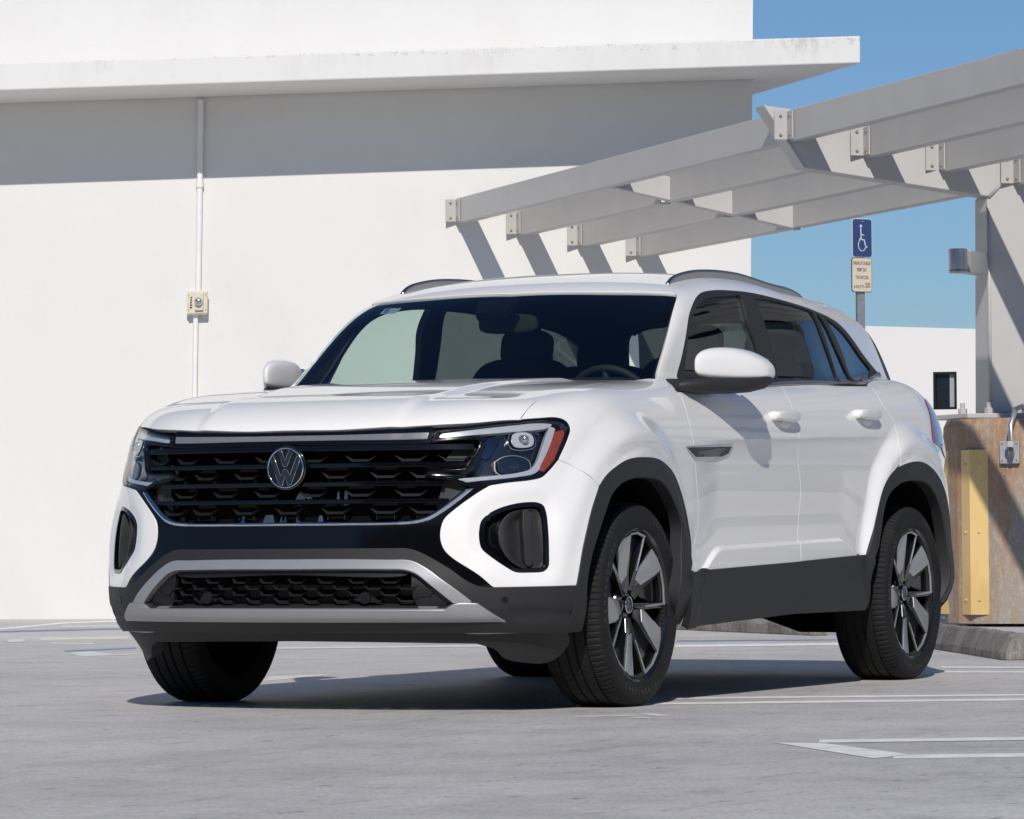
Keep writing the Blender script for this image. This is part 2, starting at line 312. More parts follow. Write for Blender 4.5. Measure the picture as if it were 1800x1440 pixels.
# ------------------------------------------------------------------ white building on the left
W0 = np.array([-12.97, -10.44, 0.]); Hr = np.array([-.316, .949, .0107]); Hr /= np.linalg.norm(Hr); Vv = np.array([-.009, .0135, 1.])
NW = np.array([.94879, .31588, .00427]); PD = np.array([-.7338, -.6793, 0.]); PD /= np.linalg.norm(PD)
def WP(a, b, o=0.): return W0+Hr*a+Vv*b+NW*o
bld = thing('white_building', 'plain white stuccoed building with a long flat canopy ledge, on the left', 'building', tuple(W0))
MB().prism([WP(-16, -.3), WP(5.565, -.3), WP(5.565, 9.5), WP(-16, 9.5)], PD*14).build('wall', G['wall'], bld)
OL, OR = .98, .86
can = MB()
zb0, zb1, zt0, zt1 = 4.148, 4.190, 4.387, 4.402
bot = [WP(-16, zb0, .012), WP(-16, zb0, OL), WP(6.45, zb1, OR), WP(6.45, zb1, OR)+PD*9, WP(5.58, zb1, 0)+PD*9.4+Hr*.03, WP(5.58, zb1, .012)+Hr*.0]
top = [WP(-16, zt0, .012), WP(-16, zt0, OL), WP(6.45, zt1, OR), WP(6.45, zt1, OR)+PD*9, WP(5.58, zt1, 0)+PD*9.4+Hr*.03, WP(5.58, zt1, .012)+Hr*.0]
n_ = 6
can.add(bot+top, [(0, 1, 2, 5)[::-1], (5, 2, 3, 4)[::-1], (6, 7, 8, 11), (11, 8, 9, 10)]+[(i, (i+1) % n_, n_+(i+1) % n_, n_+i) for i in range(n_)])
can.build('canopy_ledge', G['fascia'], bld, bevel=.012)
# conduit and strobe
cx = WP(1.117, 0, 0)
con = thing('conduit_pipe', 'thin white conduit pipe running down the white wall through the cream alarm', 'pipe', tuple(WP(1.11, 0, .03)))
MB().tube([WP(1.106, 0, .03), WP(1.108, 2.43, .03)], .021, 12).build('lower_pipe', G['pipe'], con, smooth=40)
MB().tube([WP(1.125, 2.60, .03), WP(1.13, 4.16, .03)], .024, 12).build('upper_pipe', G['pipe'], con, smooth=40)
for h in (3.45,): MB().lathe([(.0, 0), (.032, 0), (.032, .05), (0, .05)], WP(1.128, h, .03), Vv, 14).build('coupling', G['pipe'], con, smooth=40)
al = thing('alarm_strobe', 'cream fire alarm strobe box with a round clear lens on the white wall', 'fire alarm', tuple(WP(1.12, 2.4, 0)))
def wbox(mb, a0, a1, b0, b1, o0, o1):
    return mb.hexa([WP(a0, b0, o0), WP(a1, b0, o0), WP(a1, b1, o0), WP(a0, b1, o0)], [WP(a0, b0, o1), WP(a1, b0, o1), WP(a1, b1, o1), WP(a0, b1, o1)])
wbox(MB(), 1.035, 1.195, 2.425, 2.61, .0, .07).build('back_box', G['pipe'], al, bevel=.01)
wbox(MB(), 1.050, 1.215, 2.43, 2.612, .07, .098).build('face_plate', G['cream'], al, bevel=.008)
wbox(MB(), 1.115, 1.185, 2.455, 2.60, .098, .12).build('lens_bezel', G['cream'], al, bevel=.006)
for i in range(5): wbox(MB(), 1.073+.001*i, 1.09, 2.475+.02*i, 2.485+.02*i, .098, .102).build('grille_slot', M['darkchrome'], al)
MB().sq(WP(1.150, 2.525, .13), (.032, .034, .034), 2.2).build('strobe_lens', M['reflector'], al, smooth=True)
for a, b in ((1.062, 2.46), (1.062, 2.58), (1.203, 2.46), (1.203, 2.58)):
    MB().sq(WP(a, b, .099), (.005, .005, .005), 2, nu=8, nv=6).build('screw', G['bolt'], al, smooth=True)

# ------------------------------------------------------------------ far building, with one window
o_far = CAM+fw*0
def farpt(px, py, d):    # a point d metres away along the camera's line of sight: used once, to place the far wall
    v = fw+rt2*((px-900)/FPX)+up2*(-(py-720)/FPX); return CAM+v*d
fb = thing('far_building', 'low white building with one square dark window beyond the pergola', 'building', tuple(farpt(1620, 1000, 58)[:2])+(0,))
FA = farpt(1500, 572.5, 57.5); FB = farpt(1760, 579.5, 57.0); FH = FB-FA; FH /= np.linalg.norm(FH); FN = np.cross(FH, [0, 0, 1]); FN /= np.linalg.norm(FN)
if FN@fw > 0: FN = -FN
FA = FA-FH*5
wa = farpt(1636, 654, 57.2); wb = farpt(1677, 720, 57.2); u0 = (wa-FA)@FH; u1 = (wb-FA)@FH; z1, z0 = wa[2], wb[2]
def FP(u, z, o=0): p = FA+FH*u+FN*o; return np.array([p[0], p[1], z])
zt = lambda u: (FA+FH*u)[2]
U = 22.0
mb = MB()
for ua, ub, za, zb in ((0, u0, None, None), (u1, U, None, None), (u0, u1, -.2, z0), (u0, u1, z1, None)):
    lo_ = -.2 if za is None else za
    A = [FP(ua, lo_), FP(ub, lo_), FP(ub, zt(ub) if zb is None else zb), FP(ua, zt(ua) if zb is None else zb)]
    mb.hexa(A, [p-FN*.35 for p in A])
mb.build('wall', G['farwhite'], fb)
A = [FP(0, zt(0)-.02, -.36), FP(U, zt(U)-.02, -.36), FP(U, -.2, -.36), FP(0, -.2, -.36)]
MB().hexa(A, [p-FN*8 for p in A]).build('rear_block', G['farwhite'], fb)
fr = MB()
for ua, ub, za, zb in ((u0, u0+.035, z0, z1), (u1-.035, u1, z0, z1), (u0+.035, u1-.035, z0, z0+.035), (u0+.035, u1-.035, z1-.035, z1)):
    A = [FP(ua, za, -.03), FP(ub, za, -.03), FP(ub, zb, -.03), FP(ua, zb, -.03)]; fr.hexa(A, [p-FN*.1 for p in A])
wf = fr.build('window_frame', M['darkchrome'], fb)
A = [FP(u0+.035, z0+.035, -.1), FP(u1-.11, z0+.035, -.1), FP(u1-.11, z1-.035, -.1), FP(u0+.035, z1-.035, -.1)]; MB().hexa(A, [p-FN*.02 for p in A]).build('pane', G['darkglass'], wf)
A = [FP(u1-.11, z0+.035, -.09), FP(u1-.04, z0+.035, -.09), FP(u1-.04, z1-.035, -.09), FP(u1-.11, z1-.035, -.09)]; MB().hexa(A, [p-FN*.02 for p in A]).build('side_pane', G['grey'], wf)

# ------------------------------------------------------------------ walkway and wheel stops
wk = [(-8.35, -1.75), (-4.9, 1.25), (-3.0, 3.4), (-9, 9.5), (-21, 3), (-14.4, -7.0), (-11.9, -5.2)]
structure('walkway', MB().prism([(x, y, -.05) for x, y in wk], (0, 0, .11)), G['walk'], bevel=.012)
def wheel_stop(a, b, label):
    a = np.array([*a, 0.]); b = np.array([*b, 0.]); d = b-a; Ls = np.linalg.norm(d); d /= Ls; n = np.cross([0, 0, 1], d)
    if n@PD < 0: n = -n
    t = thing('wheel_stop', label, 'wheel stop', tuple(a), 'concrete wheel stops')
    prof = [(0, 0), (.17, 0), (.17, .04), (.125, .135), (.05, .135), (0, .07)]
    vs = []; xs = [0, .07]+list(np.linspace(.07, Ls-.07, 34)[1:-1])+[Ls-.07, Ls]; rnd = random.Random(int(Ls*100))
    for i, x in enumerate(xs):
        k = .82 if i in (0, len(xs)-1) else 1
        for (w, z) in prof:
            j = 0 if z == 0 else 1
            vs.append(a+d*(x+rnd.uniform(-.006, .006)*j)+n*((w-.085)*k+.085+rnd.uniform(-.004, .004)*j)+np.array([0, 0, z*(k if z > .1 else 1)+rnd.uniform(-.005, .004)*j]))
    m_ = len(prof); fs = [(i*m_+j, i*m_+(j+1) % m_, (i+1)*m_+(j+1) % m_, (i+1)*m_+j) for i in range(len(xs)-1) for j in range(m_)]+[tuple(range(m_)), tuple((len(xs)-1)*m_+j for j in range(m_))[::-1]]
    MB().add(vs, fs).build('curb_block', G['stop'], t, bevel=.008)
    for s in (.22, .78): MB().lathe([(0, 0), (.012, 0), (.012, .012), (0, .012)], a+d*Ls*s+n*.085+np.array([0, 0, .13]), (0, 0, 1), 10).build('spike_head', G['bolt'], t)
wheel_stop((-10.35, -4.0), (-8.80, -2.33), 'mossy grey concrete wheel stop seen under the car')
wheel_stop((-7.05, -.92), (-4.25, .62), 'mossy grey concrete wheel stop in front of the yellow-guarded pedestal')

# ------------------------------------------------------------------ pergola
qd = np.array([-.1688, .4392, 0.]); qd /= np.linalg.norm(qd); q90 = np.array([.6793, -.7338, 0.])*-1
bot0 = [np.array(v) for v in ((-14.011, -7.356, 3.142), (-14.164, -6.895, 3.035), (-14.317, -6.432, 2.937), (-14.465, -5.989, 2.848))]
PP = np.array([-.7338, -.6793, .0046])
s2 = [3.75, 3.51, 3.43, 3.41]; s1 = [7.27, 7.25, 7.20, 7.20]; SN = 13.5
perg = thing('pergola', 'light grey steel pergola bolted to the white wall, reaching over the walkway', 'pergola', (-9.6, -1.4, 0))
BH, BW = .200, .085
e1 = np.array([-.1688, .4392, -.0979]); e1 /= np.linalg.norm(e1)     # along the near arm, falling to the right
nq = q90/np.linalg.norm(q90)
def bar(mb, A, B, w=BW, h=BH, flange=True):
    """steel channel from A to B (bottom left edge), open side away from the camera"""
    W = nq*w; Z = np.array([0, 0, 1.])*h; t = .012
    f = lambda P, a, b: P+W*a+Z*b
    for (a0, a1, b0, b1) in ((0, t/w, 0, 1), (t/w, 1, 0, t/h), (t/w, 1, 1-t/h, 1)):
        mb.hexa([f(A, a0, b0), f(A, a1, b0), f(A, a1, b1), f(A, a0, b1)], [f(B, a0, b0), f(B, a1, b0), f(B, a1, b1), f(B, a0, b1)])
    return mb
def clip(P, base, big=True):
    """bolted angle bracket at P: one leg on the wall or arm, one on the beam"""
    h0, h1 = .012, BH-.01
    d_ = -PP
    a = [P+nq*-.095, P+nq*-.004]; b_ = MB()
    z = np.array([0, 0, 1.])
    b_.hexa([a[0]+z*h0+d_*.002, a[1]+z*h0+d_*.002, a[1]+z*h1+d_*.002, a[0]+z*h1+d_*.002], [a[0]+z*h0+d_*.012, a[1]+z*h0+d_*.012, a[1]+z*h1+d_*.012, a[0]+z*h1+d_*.012])
    b_.hexa([a[1]-nq*.009+z*h0+d_*.012, a[1]+z*h0+d_*.012, a[1]+z*h1+d_*.012, a[1]-nq*.009+z*h1+d_*.012], [a[1]-nq*.009+z*h0+d_*.105, a[1]+z*h0+d_*.105, a[1]+z*h1+d_*.105, a[1]-nq*.009+z*h1+d_*.105])
    br = b_.build('bracket', G['steel'], perg, bevel=.002)
    for zz in (.04, BH-.04):
        for pt in (P-nq*.055+d_*.012, P-nq*.013+d_*.06):
            MB().sq(pt+z*zz, (.011, .011, .011), 2, nu=8, nv=6).build('bolt', G['bolt'], br, smooth=True)
rr = random.Random(4)
for i, b0 in enumerate(bot0):
    X0 = b0-PP*.02; X2 = b0-PP*s2[i]; X1 = b0-PP*s1[i]; XN = b0-PP*SN
    if i == 0: bar(MB(), X0, X1+PP*.17).build('beam', G['steel'], perg, bevel=.004)     # passes the end of the middle arm
    else:
        bar(MB(), X0, X2+PP*.10).build('beam', G['steel'], perg, bevel=.004)
        bar(MB(), X2-PP*.002, X1+PP*.17).build('beam', G['steel'], perg, bevel=.004)
    bar(MB(), X1-PP*.03, XN).build('beam', G['steel'], perg, bevel=.004)
    clip(X0, None); clip(X1, None)
def arm(pts, depth, name='arm'):
    MB().prism(pts, PP*depth).build(name, G['steel'], perg, bevel=.006)
A1 = bot0[0]-PP*s1[0]; z = np.array([0, 0, 1.])
def AQ(u, v): return A1+qd*u+z*v
arm([AQ(-.155, .234), AQ(.099, -.165), AQ(1.256, -.361), AQ(2.9, -.66), AQ(2.9, -.26), AQ(1.4, -.01)], .16)
MB().tube([AQ(-.15, .236)-PP*.002, AQ(.102, -.160)-PP*.002], .006, 6).build('weld_bead', G['steel'], perg)
A2 = bot0[0]-PP*s2[0]; e2 = np.array([-.2408, .3726, -.0974]); 
arm([A2+e2*.16, A2+e2*3.15, A2+e2*3.15+z*.17, A2+e2*.16+z*.17], .10)
# post under the near arm
pl = AQ(1.325, 0); zpt = 1.385
def PQ(u, z_, o=0): p = A1+qd*u-PP*o; return np.array([p[0], p[1], z_])
MB().prism([PQ(1.24, zpt, .004), PQ(1.86, zpt, .004), PQ(1.86, 2.64, .004), PQ(1.40, 2.90, .004), PQ(1.25, 2.742, .004)], PP*.22).build('post', G['steel'], perg, bevel=.012)
MB().tube([PQ(1.252, 2.745, .008), PQ(1.40, 2.90, .008)], .011, 8).build('weld_bead', G['steel'], perg, smooth=True)
MB().tube([PQ(1.252, 1.40, -.004), PQ(1.252, 2.73, -.004)], .014, 8).build('corner_bead', G['steel'], perg, smooth=True)
MB().prism([PQ(1.04, zpt-.03, .16), PQ(2.0, zpt-.03, .16), PQ(2.0, zpt, .16), PQ(1.04, zpt, .16)], PP*.62).build('base_plate', G['steel'], perg, bevel=.004)
for u, o in ((1.10, -.06), (1.20, .10), (1.43, .10), (1.66, .10)):
    nt = MB().lathe([(0, 0), (.030, 0), (.030, .035), (0, .035)], PQ(u, zpt, o), (0, 0, 1), 6).build('nut', G['steel'], perg, bevel=.003)
    MB().lathe([(0, .035), (.016, .035), (.016, .07), (0, .07)], PQ(u, zpt, o), (0, 0, 1), 12).build('stud', G['steel'], nt)
# pedestal
pc = PQ(1.50, 0, -.12)
ped = thing('concrete_pedestal', 'rust-stained round concrete pedestal under the pergola post', 'pedestal', (pc[0], pc[1], .1))
rb = random.Random(9); vs = []; nz_, na = 26, 20
for i in range(nz_+1):
    zz = .08+(zpt-.035-.08)*i/nz_
    for j in range(na*4):
        a = 2*math.pi*j/(na*4); k = math.pi/na; seg = (a % (2*k))-k
        r = .50*math.cos(k)/math.cos(seg)
        if i == nz_: r -= .022
        if i >= nz_-1: r -= .006*rb.random()
        r += rb.uniform(-.0018, .0018)
        vs.append((pc[0]+r*math.cos(a), pc[1]+r*math.sin(a), zz))
mq = na*4; fs = [(i*mq+j, i*mq+(j+1) % mq, (i+1)*mq+(j+1) % mq, (i+1)*mq+j) for i in range(nz_) for j in range(mq)]+[tuple(range(nz_*mq, (nz_+1)*mq))]
MB().add(vs, fs).build('concrete_drum', G['pedestal'], ped, smooth=14)
# yellow angle guards, each two plates meeting at a vertical edge
def guard(a_deg, w1, w2, z0_, z1_, bend, label_=None, nm='corner_guard'):
    a = math.radians(a_deg); e = np.array([math.cos(a), math.sin(a), 0]); tng = np.array([-math.sin(a), math.cos(a), 0]); P = np.array([pc[0], pc[1], 0])+e*.535
    vL = tng*math.cos(bend)-e*math.sin(bend); vR = -tng*math.cos(bend)-e*math.sin(bend)
    Z0, Z1 = z*z0_, z*z1_; mb = MB()
    for v, w in ((vL, w1), (vR, w2)): mb.hexa([P+Z0, P+v*w+Z0, P+v*w+Z1, P+Z1], [P+Z0-e*.006, P+v*w+Z0-e*.006, P+v*w+Z1-e*.006, P+Z1-e*.006])
    g_ = mb.build(nm, G['yellow'], ped)
    for zz in (z0_+.09, (z0_+z1_)/2+.0, z1_-.09):
        for v, w in ((vL, w1*.5), (vR, w2*.5)): MB().sq(P+v*w+z*(zz), (.010, .010, .010), 2, nu=8, nv=6).build('rivet', G['yellow'], g_, smooth=True)
    return g_

guard(-20, .115, .115, .135, 1.155, math.radians(25))
guard(-64, .115, .115, .135, 1.155, math.radians(25))
def onped(a_deg, r, zz, dt=0): a = math.radians(a_deg); return np.array([pc[0]+r*math.cos(a)-dt*math.sin(a), pc[1]+r*math.sin(a)+dt*math.cos(a), zz])
jb = thing('junction_box', 'small grey electrical box with a curved conduit on the stained pedestal', 'electrical box', tuple(onped(9, .5, 1.07)))
MB().hexa([onped(9, .495, 1.065, -.062), onped(9, .495, 1.065, .062), onped(9, .495, 1.205, .062), onped(9, .495, 1.205, -.062)], [onped(9, .53, 1.065, -.062), onped(9, .53, 1.065, .062), onped(9, .53, 1.205, .062), onped(9, .53, 1.205, -.062)]).build('cover_plate', G['grey'], jb, bevel=.006)
MB().tube([onped(9, .545, 1.13, .02), onped(9, .575, 1.115, .018), onped(9, .60, 1.14, .018), onped(9, .60, 1.19, .018), onped(9, .585, 1.30, .02), onped(9, .52, 1.40, .04), onped(9, .42, 1.42, .06), onped(9, .30, 1.41, .06)], .016, 10).build('conduit', G['galv'], jb, smooth=True)
MB().tube([onped(9, .60, 1.165, .018), onped(9, .598, 1.20, .018)], .027, 12).build('coupling', G['steel'], jb, smooth=40)
for dt, zz in ((-.045, 1.085), (.045, 1.085), (-.045, 1.19), (.045, 1.19)): MB().sq(onped(9, .531, zz, dt), (.006, .006, .006), 2, nu=8, nv=6).build('screw', G['bolt'], jb, smooth=True)
# cylinder lamp on the post
lc = farpt(1684, 459, 25.35)
lamp = thing('wall_lamp', 'brushed metal cylinder lamp fixed to the left side of the pergola post', 'lamp', tuple(lc))
MB().lathe([(0, -.075), (.050, -.075), (.058, -.072), (.058, .070), (.054, .075), (0, .075)], lc, (0, 0, 1), 40).build('cylinder_shade', G['brushed'], lamp, smooth=40)
MB().lathe([(.0595, -.062), (.0595, -.056)], lc, (0, 0, 1), 40).build('seam_ring', M['darkchrome'], lamp, smooth=True)
dq = PQ(1.21, 0)-np.array([lc[0], lc[1], 0]); dq[2] = 0; Lq = np.linalg.norm(dq); dq /= Lq; dn = np.cross(dq, [0, 0, 1])
def LB(a0, a1, w, z0_, z1_): return MB().hexa([lc+dq*a0-dn*w+z*z0_, lc+dq*a1-dn*w+z*z0_, lc+dq*a1-dn*w+z*z1_, lc+dq*a0-dn*w+z*z1_], [lc+dq*a0+dn*w+z*z0_, lc+dq*a1+dn*w+z*z0_, lc+dq*a1+dn*w+z*z1_, lc+dq*a0+dn*w+z*z1_])
LB(.05, .098, .022, -.058, .068).build('arm_plate', G['brushed'], lamp, bevel=.003)
LB(.092, Lq-.02, .045, -.068, .068).build('mounting_block', G['brushed'], lamp, bevel=.003)

# ------------------------------------------------------------------ disabled parking sign
sc_ = farpt(1515, 449, 40.0); srt = rt2*math.cos(.5)+fw*math.sin(.5); srt[2] = 0; srt /= np.linalg.norm(srt); snn = np.cross(srt, [0, 0, 1]); 
if snn@fw > 0: snn = -snn
px = 40.0/FPX
sgn = thing('parking_sign', 'disabled parking sign, blue wheelchair plate over a cream text plate on a steel post', 'sign', (sc_[0], sc_[1], 0))
def SP(x, y, o=0):   # x to the right, y up in reference pixels from the middle of the blue plate's lower edge
    return sc_+srt*(x*px/math.cos(.5))+np.array([0, 0, (y-3)*px])+snn*o
def rrect(x0, x1, y0, y1, r, o):
    pts = []
    for cx_, cy_, a0 in ((x1-r, y1-r, 0), (x0+r, y1-r, 90), (x0+r, y0+r, 180), (x1-r, y0+r, 270)):
        for k in range(6): a = math.radians(a0+k*18); pts.append(SP(cx_+r*math.cos(a), cy_+r*math.sin(a), o))
    return pts
G['signblue'] = mat('sign_blue', (.028, .060, .18), .4, noise=8, var=.12); G['signcream'] = mat('sign_cream', (.66, .59, .46), .45, noise=8, var=.06)
G['signwhite'] = mat('sign_white', (.62, .62, .62), .4, noise=8, var=.05); G['signbrown'] = mat('sign_brown_print', (.06, .035, .025), .5, noise=8, var=.1)
MB().prism(rrect(-18, 19, -.5, 68, 5, 0), snn*-.004).build('blue_plate', G['signwhite'], sgn)
bp_ = sgn.children[0]
MB().prism(rrect(-16.8, 17.8, .8, 66.6, 4.2, .003), snn*.002).build('blue_face', G['signblue'], bp_)
cp_ = MB().prism(rrect(-19.5, 18, -62, -1.2, 5, .0), snn*-.004).build('text_plate', G['signbrown'], sgn)
MB().prism(rrect(-18.4, 16.9, -60.8, -2.2, 4.2, .003), snn*.002).build('cream_face', G['signcream'], cp_)
pst = MB(); pst.hexa([SP(-7, -64, -.02), SP(7, -64, -.02), SP(7, -64, -.05), SP(-7, -64, -.05)][::-1], [np.array([p_[0], p_[1], 0]) for p_ in (SP(-7, 0, -.02), SP(7, 0, -.02), SP(7, 0, -.05), SP(-7, 0, -.05))][::-1])
pst.hexa([SP(-7, 60, -.02), SP(7, 60, -.02), SP(7, 60, -.05), SP(-7, 60, -.05)], [SP(-7, -64, -.02), SP(7, -64, -.02), SP(7, -64, -.05), SP(-7, -64, -.05)])
for v_ in (0,): 
    pass
pst.build('post', G['galv'], sgn)
# wheelchair figure
def stroke(pts, w, o, name, parent, m_):
    mb = MB()
    for a, b in zip(pts[:-1], pts[1:]):
        a = np.array(a, float); b = np.array(b, float); d = (b-a)/np.linalg.norm(b-a); n = np.array([-d[1], d[0]])*w/2; a2 = a-d*w*.3; b2 = b+d*w*.3
        mb.add([SP(*(a2-n), o), SP(*(b2-n), o), SP(*(b2+n), o), SP(*(a2+n), o)], [(0, 1, 2, 3)])
    return mb.build(name, m_, parent)
sym_ = MB()
stroke([(-2.2, 50.5), (-2.0, 40), (-1.5, 30.5), (4.0, 30.5), (6.2, 20), (9, 17.5)], 2.0, .0062, 'figure', bp_, G['signwhite'])
stroke([(-2, 40), (3.5, 38.5)], 1.7, .0066, 'figure_arm', bp_, G['signwhite'])
stroke([(-3.5, 33)]+[(-.2+6.8*math.cos(math.radians(t)), 21+10.5*math.sin(math.radians(t))*.98) for t in range(140, 340, 14)], 1.8, .007, 'wheel_arc', bp_, G['signwhite'])
MB().add([SP(-2.0+2.2*math.cos(t*math.pi/7), 54.5+2.6*math.sin(t*math.pi/7), .0065) for t in range(14)], [tuple(range(14))]).build('figure_head', G['signwhite'], bp_)
MB().sq(SP(1.5, 62, .004), (.012, .012, .012), 2, nu=8, nv=6).build('bolt', M['darkchrome'], bp_)
def text_mesh(s, size, name, parent, m_, place, width=None, extr=0.0):
    """flat lettering: text turned into a mesh and laid on a surface by place(x, y)"""
    cu = bpy.data.curves.new(name, 'FONT'); cu.body = s; cu.size = size; cu.align_x = 'CENTER'; cu.resolution_u = 3; cu.offset = size*.012; cu.space_character = 1.05
    to = bpy.data.objects.new(name, cu); COL.objects.link(to); dg = bpy.context.evaluated_depsgraph_get(); me = bpy.data.meshes.new_from_object(to.evaluated_get(dg))
    bpy.data.objects.remove(to); bpy.data.curves.remove(cu)
    co = np.array([v.co[:2] for v in me.vertices]); 
    if width: co[:, 0] *= width/max(1e-6, co[:, 0].max()-co[:, 0].min())
    off_ = np.array(wloc(parent)); 
    for v, c_ in zip(me.vertices, co): v.co = Vector(place(c_[0], c_[1])-off_)
    me.update(); return link(name, me, m_, parent)
for i, (t_, w_, y_) in enumerate((('PARKING BY DISABLED', 32, -14), ('PERMIT ONLY', 18, -25.5), ('TOW-AWAY ZONE', 24, -39), ('& FINE UP TO', 19, -55), ('$250.', 9.5, -53.5))):
    sz = 9.0 if i < 3 else (7.8 if i == 3 else 12)
    x_ = {0: -.8, 1: -.8, 2: -.8, 3: -6.2, 4: 10.2}[i]
    text_mesh(t_, sz, 'lettering', cp_, G['signbrown'], (lambda X, Y, y_=y_, x_=x_: SP(X+x_, Y+y_, .0065)), w_)

# ------------------------------------------------------------------ office block behind the photographer (it shows in the glossy paint and glass)
G['office'] = stained('office_render', (.13, .125, .12), (.10, .095, .09), .5, 1.0, .5, .9)
ob = thing('office_building', 'grey five-storey office block with rows of windows, seen only as reflections', 'building', (46, 20, 0))
oc = np.array([46., 20., 0]); ofn = np.array([-.91, -.41, 0]); ofr = np.array([-.41, .91, 0])*-1
def OP(a, zz, o=0): p = oc+ofr*a+ofn*o; return np.array([p[0], p[1], zz])
MB().prism([OP(-34, -1), OP(34, -1), OP(34, 15.5), OP(-34, 15.5)], -ofn*14).build('block', G['office'], ob)
pil = None; wm = None
for a in range(-32, 34, 4):
    A = [OP(a-.45, -1, 0), OP(a+.45, -1, 0), OP(a+.45, 15.2, 0), OP(a-.45, 15.2, 0)]; A2_ = [p+ofn*.55 for p in A]
    if pil is None: pil = MB().hexa([p-np.array(oc) for p in A], [p-np.array(oc) for p in A2_]); 
    o_ = MB().hexa(A, A2_).build('pilaster', G['office'], ob)
for fl in range(4):
    for a in range(-32, 32, 4):
        z0_ = .8+fl*3.6; A = [OP(a+.75, z0_, .03), OP(a+3.25, z0_, .03), OP(a+3.25, z0_+2.1, .03), OP(a+.75, z0_+2.1, .03)]
        MB().hexa(A, [p+ofn*.05 for p in A]).build('window', G['darkglass'], ob)

# ------------------------------------------------------------------ banded building off to the right: it shows in the side windows and doors
bt = thing('banded_tower', 'curved banded building right of the pergola, seen only in the car windows', 'building', (-50, 30, 0))
G['band'] = stained('pale_band', (.60, .59, .57), (.50, .49, .47), .4, 1.0, .5, .9)
tc_ = np.array([-50., 30., 0.])
for k in range(8):
    z0_ = 3.6*k
    MB().lathe([(17.2, z0_+1.5), (19.0, z0_+1.5), (19.0, z0_+3.6), (17.2, z0_+3.6)], tc_, (0, 0, 1), 64).build('balcony_band', G['band'], bt)
MB().lathe([(17.3, -.2), (17.3, 28.5)], tc_, (0, 0, 1), 64).build('window_wall', G['darkglass'], bt, smooth=True)
MB().lathe([(17.2, 28.8), (0, 28.8)], tc_, (0, 0, 1), 64).build('roof_slab', G['band'], bt)
for k in range(24):
    a = 2*math.pi*k/24; e_ = np.array([math.cos(a), math.sin(a), 0]); t_ = np.array([-math.sin(a), math.cos(a), 0])
    P = tc_+e_*17.25; MB().hexa([P-t_*.3, P+t_*.3, P+t_*.3+z*28.4, P-t_*.3+z*28.4], [P-t_*.3+e_*.7, P+t_*.3+e_*.7, P+t_*.3+e_*.7+z*28.4, P-t_*.3+e_*.7+z*28.4]).build('fin', G['band'], bt)

# ------------------------------------------------------------------ body surface as smooth fields
KF={'sz': [0.1, 0.27, 0.36, 0.45, 0.52, 0.58, 0.66, 0.8, 0.92, 0.985, 1.02, 1.08, 1.16, 1.24, 1.34],
 'sy': [0.8595, 0.9232, 0.9529, 0.9629, 0.9584, 0.9512, 0.9497, 0.9533, 0.9559, 0.9615, 0.9586, 0.9467, 0.9226, 0.885, 0.8145],
 'stf': [-0.0374],
 'str_': [0.1922, 0.004],
 'xz': [0.1, 0.22, 0.28, 0.36, 0.42, 0.55, 0.66, 0.76, 0.88, 0.97, 1.04, 1.12],
 'xc': [2.312, 2.35, 2.385, 2.455, 2.474, 2.458, 2.444, 2.43, 2.424, 2.419, 2.4135, 2.349],
 'xb': [0.2596],
 'cz': [0.1, 0.24, 0.3, 0.45, 0.64, 0.81, 0.97, 1.05, 1.2],
 'cc': [2.9511, 3.0769, 3.1515, 3.1799, 3.2096, 3.136, 3.0562, 3.0136, 2.9453],
 'r1': [0.222],
 'r2': [0.3649],
 'r3': [0.1998],
 'hx': [-2.6, -2.3, -2.0, -1.6, -1.0, -0.3, 0.9, 1.1, 1.4, 1.7, 1.95, 2.15, 2.28, 2.36, 2.45],
 'hz': [1.1978, 1.2562, 1.3165, 1.3112, 1.2773, 1.2507, 1.2428, 1.2279, 1.2109, 1.1853, 1.1455, 1.1244, 1.0936, 1.0598, 1.0047],
 'hd': [0.0143],
 'rz': [0.2, 0.35, 0.6, 0.8, 1.0, 1.12, 1.2, 1.26],
 'rx': [2.3855, 2.4676, 2.497, 2.488, 2.4442, 2.4092, 2.3787, 2.2918],
 'rb': [0.1736],
 'w': [1.0893, 1.3894, 0.2151],
 'g': [0.815, 0.2, 0.16],
 'gx': [-2.5, -2.3, -2.1, -1.85, -1.6, -1.35, -1.1, -0.8, -0.4, 0.0, 0.3, 0.6, 0.9],
 'gz': [0.7, 1.1657, 1.5505, 1.647, 1.6776, 1.6849, 1.6931, 1.7009, 1.7219, 1.7098, 1.6746, 1.6321, 1.5857],
 'gd': [0.0443],
 'r4': [0.07],
 'r5': [0.16]}
def sst(x,a,b):
    t=np.clip((x-a)/(b-a),0,1); return t*t*(3-2*t)
def smax(a,b,k):
    h=np.maximum(k-np.abs(a-b),0)/k; return np.maximum(a,b)+h*h*h*k/6.0
def smin(a,b,k): return -smax(-a,-b,k)
def tab(x,xs,ys):
    xs=np.asarray(xs,float); ys=np.asarray(ys,float)
    m=np.gradient(ys,xs)
    x=np.clip(x,xs[0],xs[-1]); i=np.clip(np.searchsorted(xs,x)-1,0,len(xs)-2)
    h=xs[i+1]-xs[i]; t=(x-xs[i])/h
    return (2*t**3-3*t**2+1)*ys[i]+(t**3-2*t**2+t)*h*m[i]+(-2*t**3+3*t**2)*ys[i+1]+(t**3-t**2)*h*m[i+1]
WF=(1.515,.40); WR=(-1.465,.42)   # arch centres (x,z)
def ledge_z(x): return .590-.022*x-.10*sst(x,.64,.93)-.09*sst(-x,.66,.90)
